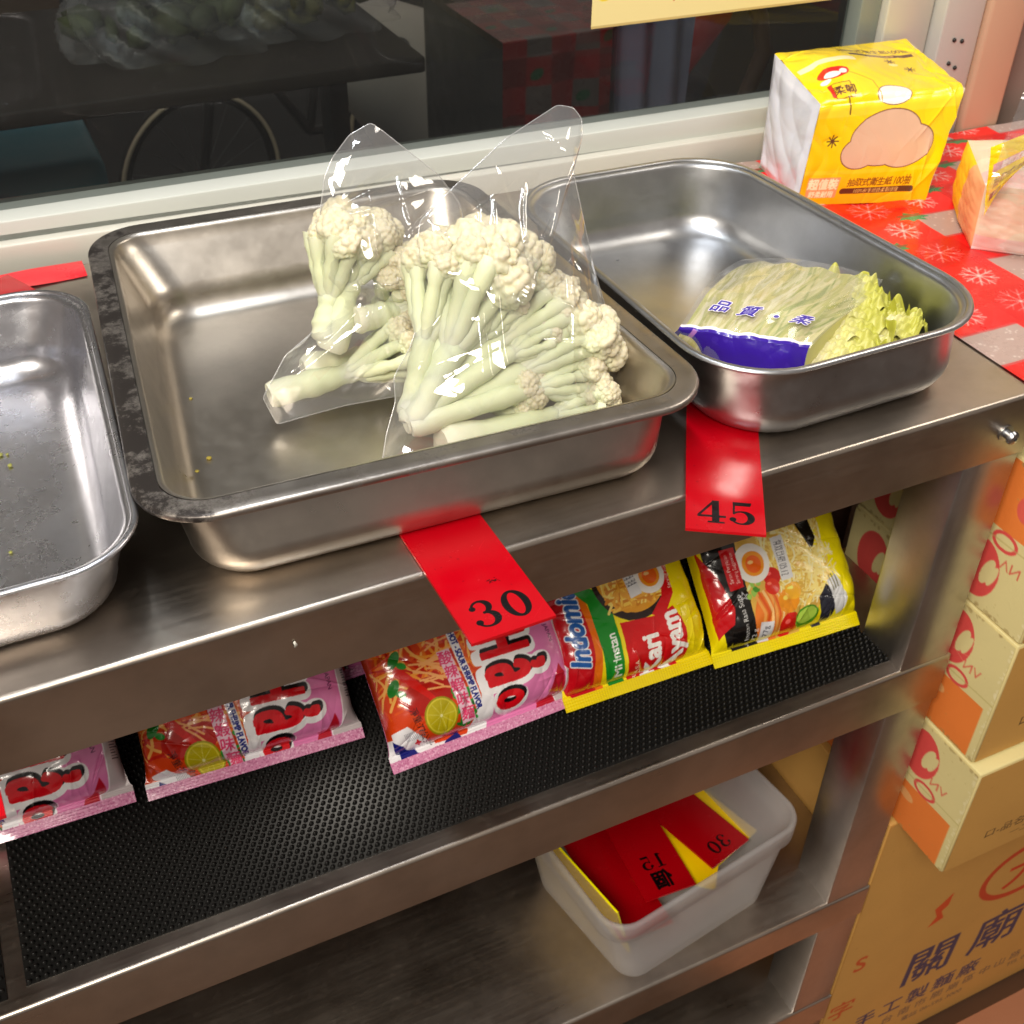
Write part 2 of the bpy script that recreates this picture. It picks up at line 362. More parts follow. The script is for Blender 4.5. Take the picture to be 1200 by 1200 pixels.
WA = math.atan2(-.065, .93)                          # the window wall is slightly turned to the rack
def WP(s, d=0., z=0.):                               # s along the wall, d in front of it (towards -y), z up
    c, sn = math.cos(WA), math.sin(WA); return np.array([-.6+s*c+d*sn, .497+s*sn-d*c, z])
def wall_box(mb, s0, s1, d0, d1, z0, z1, r, col, dz=0.):
    bm = bmesh.new(); bmesh.ops.create_cube(bm, size=1)
    for v in bm.verts: v.co = Vector((s0+(v.co.x+.5)*(s1-s0), (v.co.y+.5), z0+(v.co.z+.5)*(z1-z0)))
    for v in bm.verts:
        s_ = v.co.x; d_ = d0+v.co.y*(d1-d0); zz = v.co.z+(dz*(s_+.0) if v.co.z > (z0+z1)/2 else 0); v.co = Vector(WP(s_, d_, zz))
    bmesh.ops.recalc_face_normals(bm, faces=bm.faces)
    if r: bmesh.ops.bevel(bm, geom=bm.edges[:], offset=r, segments=2, profile=.5, affect='EDGES')
    return mb.bm(bm, col)
cream = (.80, .79, .745); beige = (.83, .70, .58)
o = wall_box(MB(), -2.5, 1.02, -.075, -.012, -1.055, -.012, .0, (.50, .38, .34)).build('low_wall', M['frame']); tag(o, 'beige painted wall low under the window behind the rack', 'wall')
win = thing('window', 'wide window with cream frame and dark glass behind the trays', 'window', (0, 0, 0))
wall_box(MB(), -1.6, .905, -.060, -.004, -.010, .018, .002, cream, .008).build('sill', M['frame'], win)
mb = MB(); wall_box(mb, -1.6, .880, -.055, -.014, .0215, .034, .0015, (.80, .81, .78), .0145)
wall_box(mb, .850, .905, -.055, -.010, .026, 1.1, .002, cream)
wall_box(mb, .826, .849, -.045, -.020, .050, 1.1, .001, (.55, .58, .55)).build('window_frame', M['frame'], win)
mb = MB(); mb.add([WP(-1.6, -.038, .016), WP(.824, -.038, .030), WP(.824, -.038, 1.1), WP(-1.6, -.038, 1.1)], [(0, 1, 2, 3)]).build('glass_pane', M['glass'], win)
mb = MB(); wall_box(mb, -2.5, 1.5, -.075, .0, 1.102, 1.4, 0, beige)
tag(mb.build('upper_wall', M['frame']), 'beige wall strip above the dark window', 'wall')
mb = MB(); wall_box(mb, .907, .955, -.06, .006, -.010, 1.1, .002, (.78, .78, .75))
po = thing('door_post', 'pale grey metal post with small screw holes right of the window', 'post')
mb.build('post', M['frame'], po)
mb = MB()
for s_, z_ in ((.925, .072), (.925, .095), (.934, .067), (.935, .093)): 
    bm = bmesh.new(); bmesh.ops.create_uvsphere(bm, u_segments=10, v_segments=6, radius=.0022); mb.bm(bm, (.12, .10, .09), Matrix.Translation(WP(s_, .0065, z_)))
mb.build('screw_hole', M['plain'], po)
mb = MB(); wall_box(mb, .957, 1.005, -.06, .012, -.9, 1.1, .004, (.78, .63, .52)); tag(mb.build('pillar', M['frame']), 'salmon beige pillar right of the window behind the tissue pack', 'pillar')
mb = MB(); wall_box(mb, 1.007, 2.2, -.12, -.02, -1.05, 1.1, .0, (.52, .44, .40)); tag(mb.build('side_wall', M['frame']), 'taupe wall at the far right beyond the pillar', 'wall')

# poster on the glass
pw, ph = 25.6, 16.0
cv = Cv(pw, ph, 16, (.93, .86, .60))
cv.rect(0, 0, pw, .25, (.80, .70, .44)); cv.ell(1.2, 3.6, 1.0, 1.3, (.95, .85, .1))
for k, ch in enumerate('財源廣進'): cv.text(ch, 9.0+k*2.55, 2.5, 1.3, (.78, .22, .10), bold=.02)
cv.rect(3, 5.5, 22.5, 13.5, (.90, .78, .40))
U, V = cv.uv(); P = np.array([WP(.541, -.030, .132)])+U[..., None]*(WP(.541+.256, -.030, .1355)-WP(.541, -.030, .132))+V[..., None]*np.array([0, 0, .16])
P = P+np.array([0, -.0014, 0]); mb = MB(); mb.grid(P, cv.out().reshape(-1, 3), True)
o = mb.build('poster', mat('poster_paper', None, .6)); tag(o, 'yellow paper notice with small red characters stuck on the window', 'poster')

# ------------------------------------------------------------------ steel rack
rack = thing('steel_rack', 'stainless steel shelf rack holding the trays and noodle packets', 'rack', (0, 0, -1.055))
def part_fix(o, parent):                              # keep world coordinates under an Empty that is not at the origin
    o.location = -Vector(parent.location); return o
XL, XR, YB = -1.25, .0538, .478
def shelf(z, h, name):
    r = .0035; pr = [(YB, z-.012), (YB, z)]
    for a in np.linspace(90, 180, 7): pr.append((r+r*math.cos(R_(a)), z-r+r*math.sin(R_(a))))
    pr += [(0, z-h+.001), (.001, z-h), (.012, z-h), (.012, z-h+.0012), (.0014, z-h+.0014), (.0014, z-r), (r, z-.0014), (YB-.0014, z-.0014), (YB-.0014, z-.012)]
    xs = np.linspace(XL, XR, 60); P = np.array([[(x, y, q) for x in xs] for y, q in pr]); mb = MB(); mb.grid(P)
    # closed right end
    mb.box(XR-.0002, XR+.0012, .0008, YB, z-h, z-.0006, .0004)
    return part_fix(mb.build(name, M['shelf'], rack, sharp=35), rack)
shelf(0, .0538, 'top_shelf'); shelf(-.2664, .0555, 'shelf'); shelf(-.6102, .0493, 'shelf'); shelf(-.8302, .0509, 'shelf')
for (x0, y0) in ((0, .0016), (0, YB-.053), (XL, .0016), (XL, YB-.053)):
    part_fix(MB().box(x0+.0003, x0+.0530, y0, y0+.0505, -1.055, -.0536 if y0 < .1 else -.002, .0022).build('leg', M['leg'], rack, sharp=40), rack)
mb = MB(); c0 = np.array([.029, 0, -.029])
th = np.linspace(0, 2*np.pi, 24, endpoint=False)
def lathe_y(mb, prof, c, col=(.8, .8, .8), n=24):
    P = np.array([[(c[0]+r*math.cos(t), c[1]+y, c[2]+r*math.sin(t)) for t in np.linspace(0, 2*np.pi, n, endpoint=False)] for r, y in prof]); mb.grid(P, col, wrap=True)
lathe_y(mb, [(.0065, 0), (.0065, -.0012), (.0035, -.0014), (.0032, -.006), (.0052, -.006), (.0052, -.0075), (.004, -.0095), (.0012, -.0103), (.0012, -.0085), (0.0001, -.0085)], c0)
part_fix(mb.build('bolt', M['tray_c'], rack, sharp=40), rack)

for (cx, cy, cz, up, lab) in ((-.4987, -.0008, -.0225, 0, 'tiny scrap of white sticker left on the front of the top shelf'),):
    pts = [(-.0008, -.0026), (.0010, -.0024), (.0014, -.0006), (.0008, .0008), (.0002, .0026), (-.0010, .0014), (-.0004, -.0006)]
    V = [(cx+a, cy, cz+b) if not up else (cx+a*1.3, cy+b, cz) for a, b in pts]; mb = MB(); mb.add(V+[(v[0], v[1]-(0 if up else .0003), v[2]+(.0003 if up else 0)) for v in V], [list(range(7, 14))]+[[i, (i+1) % 7, 7+(i+1) % 7, 7+i] for i in range(7)], (.85, .84, .80) if not up else (.70, .66, .58))
    tag(mb.build('sticker_scrap', M['plain'], smooth=False), lab, 'scrap')
# rubber mats on the second shelf: a thin grid with raised studs
def rubber_mat(x0, x1, y0, y1, label):
    t = thing('rubber_mat', label, 'mat', ((x0+x1)/2, (y0+y1)/2, -.2664), 0, 'black studded mats on the second shelf')
    cx, cy = (x0+x1)/2, (y0+y1)/2; mb = MB(); pt = .0054; z = .0012
    xs = np.arange(x0+.002, x1-.001, pt); ys = np.arange(y0+.002, y1-.001, pt*.86)
    mb.box(x0-cx, x1-cx, y0-cy, y1-cy, .0003, .0010, 0)
    X, Y = np.meshgrid(xs, ys); X = X+((np.arange(len(ys)) % 2)*pt*.5)[:, None]; X = X.ravel()-cx; Y = Y.ravel()-cy
    k = 6; a = np.arange(k)*2*np.pi/k; n = len(X)
    r0, r1, h0, h1 = .0021, .0011, .0009, .0036
    V = np.zeros((n, 2*k+1, 3)); V[:, :, 0] = X[:, None]; V[:, :, 1] = Y[:, None]
    V[:, :k, 0] += r0*np.cos(a); V[:, :k, 1] += r0*np.sin(a)*.9; V[:, :k, 2] = h0; V[:, k:2*k, 0] += r1*np.cos(a); V[:, k:2*k, 1] += r1*np.sin(a)*.9; V[:, k:2*k, 2] = h1; V[:, 2*k, 2] = h1+.0004
    base = np.arange(n)[:, None, None]*(2*k+1); i = np.arange(k); j = (i+1) % k
    F = (base+np.stack([i, j, k+j, k+i], -1)[None]).reshape(-1, 4); T = (base+np.stack([k+i, k+j, np.full(k, 2*k)], -1)[None]).reshape(-1, 3)
    mb.add(V.reshape(-1, 3), F); mb.F3.append(T+mb.n-n*(2*k+1))
    mb.build('studs', M['rubber'], t)
rubber_mat(-.700, .0, .016, .40, 'long black studded rubber mat under the noodle packets')
rubber_mat(-1.2, -.712, .012, .40, 'black studded rubber mat ending at the far left edge of the second shelf')

# ------------------------------------------------------------------ trays
def offs(Q, d):                                       # inset a quad by d
    Q = [np.array(q, float) for q in Q]; n = 4; L = []
    for i in range(n):
        a, b = Q[i], Q[(i+1) % n]; t = (b-a)/np.linalg.norm(b-a); nn = np.array([-t[1], t[0]]); L.append((a+nn*d, t))
    out = []
    for i in range(n):
        p, t = L[i-1]; q, u = L[i]; A = np.array([t, -u]).T; s_ = np.linalg.solve(A, q-p); out.append(p+t*s_[0])
    return out
def rquad(Q, r, n=10, m=8):
    pts = []
    for i in range(4):
        P, A, B = np.array(Q[i], float), np.array(Q[i-1], float), np.array(Q[(i+1) % 4], float)
        u = (A-P)/np.linalg.norm(A-P); v = (B-P)/np.linalg.norm(B-P); th_ = math.acos(np.clip(u@v, -1, 1))
        t = r/math.tan(th_/2); c = P+(u+v)/np.linalg.norm(u+v)*r/math.sin(th_/2)
        a0 = P+u*t-c; a1 = P+v*t-c; s0 = math.atan2(a0[1], a0[0]); s1 = math.atan2(a1[1], a1[0])
        while s1 < s0: s1 += 2*math.pi
        if s1-s0 > math.pi: s1 -= 2*math.pi
        for k in range(n+1):
            a = s0+(s1-s0)*k/n; pts.append(c+r*np.array([math.cos(a), math.sin(a)]))
        nxt = np.array(Q[(i+1) % 4], float); uu = (np.array(P)-nxt)/np.linalg.norm(P-nxt); ww = (np.array(Q[(i+2) % 4], float)-nxt); ww /= np.linalg.norm(ww)
        tt = r/math.tan(math.acos(np.clip(uu@ww, -1, 1))/2); e0 = pts[-1]; e1 = nxt+uu*tt
        for k in range(1, m): pts.append(e0+(e1-e0)*k/m)
    return np.array(pts)
def tray(name, label, Qr, Qb, H, rim_w, rr, rb, m_rim, m_in, rolled=False, fill=.018, group='steel serving trays', tilt=0.):
    c = np.mean(Qr, 0); t = thing(name, label, 'tray', (c[0], c[1], 0), 0, group)
    Qr = [np.array(q)-c for q in Qr]; Qb = [np.array(q)-c for q in Qb]
    ring = lambda Q, r, z: np.concatenate([rquad(Q, r), np.full((len(rquad(Q, r)), 1), z)], 1)
    th_ = .0012; Qi = offs(Qr, rim_w); z0 = .0015
    def body(off, dz, up):
        rs = []
        a = ring(offs(Qi, off), max(rr-rim_w, .012)-off*0, H+dz); rs.append(a)
        for k in range(1, 5):                          # shoulder
            q = k/4*math.pi/2; rs.append(ring(offs(Qi, off+.004*math.sin(q)), max(rr-rim_w-.002, .012), H+dz-.004*(1-math.cos(q))))
        top = [np.array(q) for q in offs(Qi, off+.004)]; bot = [np.array(q) for q in offs(Qb, off)]
        zt = H+dz-.004; zb = z0+dz+fill
        for k in range(1, 7):
            f = k/6; rs.append(ring([a_*(1-f)+b_*f for a_, b_ in zip(top, bot)], (rr-rim_w)*(1-f)+rb*f, zt*(1-f)+zb*f))
        for k in range(1, 9):
            q = k/8*math.pi/2; rs.append(ring(offs(bot, fill*(1-math.cos(q))), max(rb-fill*(1-math.cos(q))*.6, .006), zb-fill*math.sin(q)))
        fl = offs(bot, fill)
        for f in (.06, .3, .6, .9):
            cc = np.mean(fl, 0); rs.append(ring([cc+(q-cc)*(1-f) for q in fl], max((rb-fill*.6)*(1-f), .003), z0+dz+(-.0004 if f > .2 else 0)+.0*f))
        return rs
    mb = MB()
    inner = body(0, 0, True); outer = [r_-np.array([0, 0, th_]) for r_ in body(-th_, 0, False)]
    for G, fl in ((inner, True), (outer, False)):
        G = np.array(G)
        if fl: Gp = np.concatenate([G, np.tile(G[-1].mean(0), (1, G.shape[1], 1))])
        else: Gp = np.concatenate([G, np.tile(G[-1].mean(0), (1, G.shape[1], 1))])
        mb.grid(Gp, wrap=True, flip=not fl)
    mb.build('basin', m_in, t)
    mb = MB()
    if rolled:
        rs = []
        for k in range(0, 13):
            q = math.pi*2*k/12; rs.append(ring(offs(Qr, rim_w/2-rim_w/2*math.cos(q)), rr-rim_w/2+rim_w/2*math.cos(q), H+.0002+rim_w*.35*math.sin(q)))
        mb.grid(np.array(rs), wrap=True)
    else:
        rs = [ring(offs(Qr, .0016), rr-.0016, H-.0045), ring(offs(Qr, .0002), rr, H-.004), ring(Qr, rr, H-.0015), ring(offs(Qr, .0008), rr-.0008, H-.0003), ring(offs(Qr, .0022), rr-.002, H+.0002),
              ring(offs(Qr, rim_w*.5), rr-rim_w*.5, H+.0000), ring(offs(Qr, rim_w-.0005), max(rr-rim_w, .012), H+.0001), ring(offs(Qr, rim_w-.0005), max(rr-rim_w, .012), H-.0014), ring(offs(Qr, .003), rr-.003, H-.0016)]
        mb.grid(np.array(rs), wrap=True)
    mb.build('rim', m_rim, t, sharp=50)
    return t
tray('steel_tray', 'large steel tray with worn wide rim holding the bagged cauliflower',
     [(-.565, .027), (-.212, .012), (-.226, .392), (-.533, .405)], [(-.540, .033), (-.238, .023), (-.246, .352), (-.500, .358)], .060, .0150, .042, .034, M['rim'], M['tray_b'])
tray('steel_tray', 'rounded grey steel tray holding the bagged napa cabbage',
     [(-.209, .014), (.025, .017), (-.002, .345), (-.215, .352)], [(-.193, .019), (.012, .023), (-.015, .328), (-.200, .334)], .060, .0055, .062, .052, M['tray_c'], M['tray_c'], rolled=True, fill=.022)
tray('steel_tray', 'empty bright steel tray cut off by the left edge of the photo',
     [(-.93, .012), (-.5625, .013), (-.5455, .335), (-.90, .340)], [(-.912, .028), (-.580, .028), (-.564, .316), (-.890, .320)], .0545, .0045, .045, .038, M['tray_a'], M['tray_a'], rolled=True, fill=.020)

# crumbs left in the trays
def crumb(x, y, z, r, col, label, group='vegetable crumbs in the trays'):
    bm = bmesh.new(); bmesh.ops.create_icosphere(bm, subdivisions=2, radius=1)
    for v in bm.verts: v.co *= r*(1+.5*mnoise.noise(v.co*1.7+Vector((x*90, y*90, 0)))); v.co.z *= .6
    o = MB().bm(bm, col).build('vegetable_crumb', M['curd']); o.location = (x, y, z+r*.45); tag(o, label, 'crumb', group)
crumb(-.150, .205, .0015, .0030, (.85, .82, .74), 'white cauliflower crumb on the floor of the rounded grey tray')
for k, (x, y, r) in enumerate([(-.512, .235, .0016), (-.519, .205, .0014), (-.505, .160, .0018), (-.516, .143, .0013), (-.500, .235, .0013)]): crumb(x, y, .006 if x < -.51 else .0015, r, (.62, .55, .20), 'tiny yellow crumb on the left floor of the cauliflower tray')
for k in range(9): crumb(rng.uniform(-.66, -.60), rng.uniform(.07, .22), .0015, rng.uniform(.0009, .0018), (.55, .55, .25), 'tiny green crumb on the floor of the empty left tray')

# ------------------------------------------------------------------ side table with the printed vinyl cloth
tb = thing('side_table', 'side table under the red Christmas cloth beside the rack', 'table', (.6, .19, -1.055))
part_fix(MB().box(.0705, 1.14, -.030, .402, -.030, -.0035, .002, (.45, .42, .38)).build('table_top', M['plain'], tb), tb)
for x, y in ((1.08, .02), (1.08, .35), (.40, .36)): part_fix(MB().box(x, x+.035, y, y+.035, -1.055, -.0305, .002, (.3, .3, .3)).build('leg', M['plain'], tb), tb)
cw, ch_ = 62., 48.
cv = Cv(cw, ch_, 11, (.93, .10, .10))
red, dred, gry, grn = (.95, .10, .10), (.84, .04, .06), (.70, .60, .56), (.10, .52, .30)
cv2 = cv; S_ = 5.6
def holly(x, y, a, s):
    pts = []
    for k in range(14):
        q = 2*math.pi*k/14; rr = s*(1.0 if k % 2 == 0 else .60); pts.append((x+rr*math.cos(q)*math.cos(a)-rr*.5*math.sin(q)*math.sin(a), y+rr*math.cos(q)*math.sin(a)+rr*.5*math.sin(q)*math.cos(a)))
    cv.poly(pts, grn)
def flake(x, y, s, al=.75, col=(.97, .80, .76)):
    for k in range(8):
        q = math.pi*k/4+.2; cv.line([(x, y), (x+s*math.cos(q), y+s*math.sin(q))], .16, col, al)
        for dd in (.3, -.3): cv.line([(x+.55*s*math.cos(q), y+.55*s*math.sin(q)), (x+.9*s*math.cos(q+dd), y+.9*s*math.sin(q+dd))], .10, col, al)
for i in range(-1, 13):
    for j in range(-1, 11):
        x, y = i*S_+(.4 if j % 2 else 0), j*S_*.82
        col = gry if (i+j) % 2 == 0 and i % 2 == 0 else (red if (i+j) % 2 else dred)
        cv.rect(x, y, x+S_, y+S_*.82, col)
for i in range(-1, 13):
    for j in range(-1, 11):
        x, y = i*S_+S_*.5, j*S_*.82+S_*.41
        if (i+j) % 2: flake(x, y, 1.55)
        elif i % 2 == 0: cv.speck(26, (x-2.4, y-1.9, x+2.4, y+1.9), (.88, .82, .78), .05, .14, .8)
        else: flake(x, y, 1.9, .45)
        if (i*3+j*5) % 4 == 1: holly(x+2.6, y+2.0, rng.uniform(-.4, .4), 1.8)
for j in range(0, 12): cv.rect(0, j*S_*.82-.25, cw, j*S_*.82+.25, dred, .55)
U, V = cv.uv(); x = .0495+U*cw/100; y = -.060+V*ch_/100+U*0; yb = .497-.0699*(x+.6)-.014
y = -.060+V*(yb+.060)
z = .0006+.0012*np.sin(x*40+np.sin(y*31)*1.5)*np.sin(y*23+1)+.0008*np.abs(np.sin((x-y)*38))
z = z*np.clip((x-.0585)/.02, .1, 1)+.0012
z = z-np.clip(-.042-y, 0, 1)**1*2.0
mb = MB(); mb.grid(np.stack([x, y, z], -1), cv.out().reshape(-1, 3), True)
o = mb.build('tablecloth', M['cloth']); tag(o, 'red and grey checked vinyl Christmas tablecloth with snowflakes and green holly', 'tablecloth')
# the same cloth strip at the very back of the rack on the left
mb = MB(); xs = np.linspace(-1.2, -.535, 60); P = np.array([[(x_, .452+.03*k/5-.0*x_+.036*(x_+.6), .0016+.0008*math.sin(x_*60+k)) for x_ in xs] for k in range(6)])
mb.grid(P, (.88, .12, .18)); tag(mb.build('cloth_strip', M['cloth']), 'plain red strip of cloth behind the trays at the left', 'cloth strip')

# ------------------------------------------------------------------ cartons right of the rack
kraft, creamc, org, pnk, prp = (.82, .62, .32), (.87, .81, .57), (.92, .50, .20), (.87, .30, .28), (.32, .26, .36)
def carton_side(flip, W=21., H=15.):
    cv = Cv(W, H, 12, creamc)
    # u runs from the front edge (0) to the back
    def q(P): return [(a, H-b) if flip else (a, b) for a, b in P]
    for o_ in (0, 11.5):
        cv.poly(q([(.8+o_, 0), (.8+o_, 6.5), (8.2+o_, 6.5), (8.2+o_, 0)]), org)
        a, b_ = q([(5.9+o_, 11.2)])[0]; cv.ell(a, b_, 2.1, 3.0, pnk); cv.ell(a-.9, b_+.1, .55, 1.5, creamc, .25); cv.ell(a-1.5, b_, .35, 1.2, creamc, .25)
        a, b_ = q([(4.3+o_, 7.4)])[0]; cv.ell(a, b_, 1.35, .95, pnk); cv.ell(a, b_, 1.0, .62, creamc)
        a, b_ = q([(3.1+o_, 9.3)])[0]; cv.text('VN', a, b_, 1.1, (.85, .42, .32), math.pi if flip else 0)
        a, b_ = q([(3.4+o_, 3.6)])[0]; cv.ell(a, b_, 1.0, 1.2, (.88, .36, .30)) if flip else cv.ell(a+2.6, b_+1.2, 1.0, .6, (.92, .66, .40), .3)
    cv.line([(0, H/2), (W, H/2)], .06, (.74, .68, .40))
    cv.speck(60, (0, 0, W, H), (.72, .64, .38), .03, .10, .35); cv.speck(40, (0, 0, .35, H), (.93, .88, .70), .05, .22, .6); cv.speck(40, (0, H-.3, W, H), (.66, .56, .34), .05, .3, .5); cv.speck(40, (0, 0, W, .3), (.66, .56, .34), .05, .3, .5)
    for _ in range(7): x, y = rng.uniform(0, W), rng.uniform(0, H); cv.line([(x, y), (x+rng.uniform(-3, 3), y+rng.uniform(-2, 2))], .05, (.92, .87, .62), .5)
    return cv
def carton(x0, x1, y0, y1, z0, z1, side, front, label, group=None):
    mb = MB(); e_ = .0012
    bm = bmesh.new(); bmesh.ops.create_cube(bm, size=1)
    for v in bm.verts: v.co = Vector(((x0+x1)/2+v.co.x*(x1-x0-2*e_), (y0+y1)/2+v.co.y*(y1-y0-2*e_), (z0+z1)/2+v.co.z*(z1-z0)))
    bmesh.ops.bevel(bm, geom=bm.edges[:], offset=.0016, segments=2, profile=.5, affect='EDGES'); mb.bm(bm, creamc if side else kraft)
    def face(cv, A, B, C, n):
        U, V = cv.uv(); P = A+U[..., None]*(B-A)+V[..., None]*(C-A)
        bul = .0016*np.sin(np.pi*U)*np.sin(np.pi*V)+.0006*np.sin(U*17+V*9)*np.sin(np.pi*U)*np.sin(np.pi*V); P = P+n*bul[..., None]; mb.grid(P, cv.out().reshape(-1, 3), True)
    a = .0022
    if side: face(side, np.array([x0, y0+a, z0+a]), np.array([x0, y1-a, z0+a]), np.array([x0, y0+a, z1-a]), np.array([-1, 0, 0]))
    if front: face(front, np.array([x0+a, y0, z0+a]), np.array([x1-a, y0, z0+a]), np.array([x0+a, y0, z1-a]), np.array([0, -1, 0]))
    o = mb.build('carton', M['carton'], sharp=50); tag(o, label, 'carton', group); return o
def small_front(n):
    cv = Cv(34., 15., 11, kraft)
    cv.ell(13.5, 10.2, 4.2, 2.5, (.80, .30, .16)); cv.ell(13.5, 10.2, 3.6, 2.0, kraft if n else (.84, .66, .36)); cv.text('信', 11.8, 10.2, 2.4, (.80, .30, .16), bold=.02); cv.text('用', 15.2, 10.2, 2.4, (.80, .30, .16), bold=.02)
    cv.text('SINCE 1978', 13.5, 6.6, .9, (.70, .42, .18)); cv.text('ロ-品名香菇肉燥麵', 10.6, 3.9, 1.15, (.30, .22, .12), bold=.015); cv.text('一二三四五', 11.2, 2.0, 1.0, (.36, .27, .15), bold=.01)
    cv.text('有限公司', 25, 5, 1.6, (.80, .30, .16)); cv.speck(50, (0, 0, 34, 15), (.68, .50, .22), .03, .12, .3); return cv
grp = 'cream and orange printed cartons stacked beside the rack'
carton(.0655, .40, -.049, .160, -.217, -.067, carton_side(True), small_front(0), 'top cream carton with its orange print upside down beside the rack leg', grp)
carton(.0650, .40, -.049, .158, -.364, -.2185, carton_side(False), small_front(0), 'middle cream carton of the stack with dark line of text on its front', grp)
carton(.0640, .40, -.062, .162, -.511, -.3655, carton_side(False), small_front(1), 'lowest cream carton of the stack with red oval seal on its front', grp)
BW, BH = 66., 54.
cv = Cv(BW, BH, 9, kraft)
cv.text('關', 15.5, 18.4, 6.2, prp, bold=.022); cv.text('廟', 26.2, 18.4, 6.2, prp, bold=.022); cv.text('麵', 36.9, 18.4, 6.2, prp, bold=.022)
for k, c_ in enumerate('手工製麵廠'): cv.text(c_, 7.5+k*4.2, 10.2, 2.6, prp, bold=.02)
for k, c_ in enumerate('台南市關廟區中山路'): cv.text(c_, 12+k*2.7, 6.8, 1.5, (.42, .33, .30), bold=.015)
cv.text('電話 06-595 3000', 20, 4.3, 1.0, (.45, .36, .30)); cv.text('TEL 06-595', 36, 4.6, 1.0, (.45, .36, .30))
cv.ell(26.5, 31.5, 7.4, 5.6, (.80, .28, .12)); cv.ell(26.5, 31.5, 6.4, 4.6, kraft); cv.text('大', 26.5, 31.5, 4.9, (.82, .26, .10), bold=.03)
cv.poly([(12.3, 31.5), (14.5, 33.6), (14.4, 31.2), (13.6, 30.4), (14.4, 28.6), (12.2, 27.8), (13.1, 29.6)], (.85, .32, .12))
cv.text('S', 3.0, 26.5, 3.0, (.80, .34, .14), bold=.03); cv.text('字', 2.5, 16.5, 3.0, (.80, .34, .14), bold=.02)
cv.speck(120, (0, 0, BW, BH), (.70, .50, .22), .04, .2, .25)
carton(.0560, .72, .0020, .37, -1.0545, -.5125, None, cv, 'big golden brown carton with large purple Chinese characters standing on the floor')
mb = MB(); U, V = np.meshgrid(np.linspace(0, 1, 30), np.linspace(0, 1, 20)); x = .05+U*.9; y = -.42+V*.40
mb.grid(np.stack([x, y, -1.0535+.003*np.abs(np.sin(U*9+V*6))+.002*np.sin(V*23)*np.sin(U*8)], -1), (.70, .47, .34))
tag(mb.build('cardboard_sheet', M['carton']), 'flattened wrinkled brown cardboard on the floor before the big carton', 'cardboard')

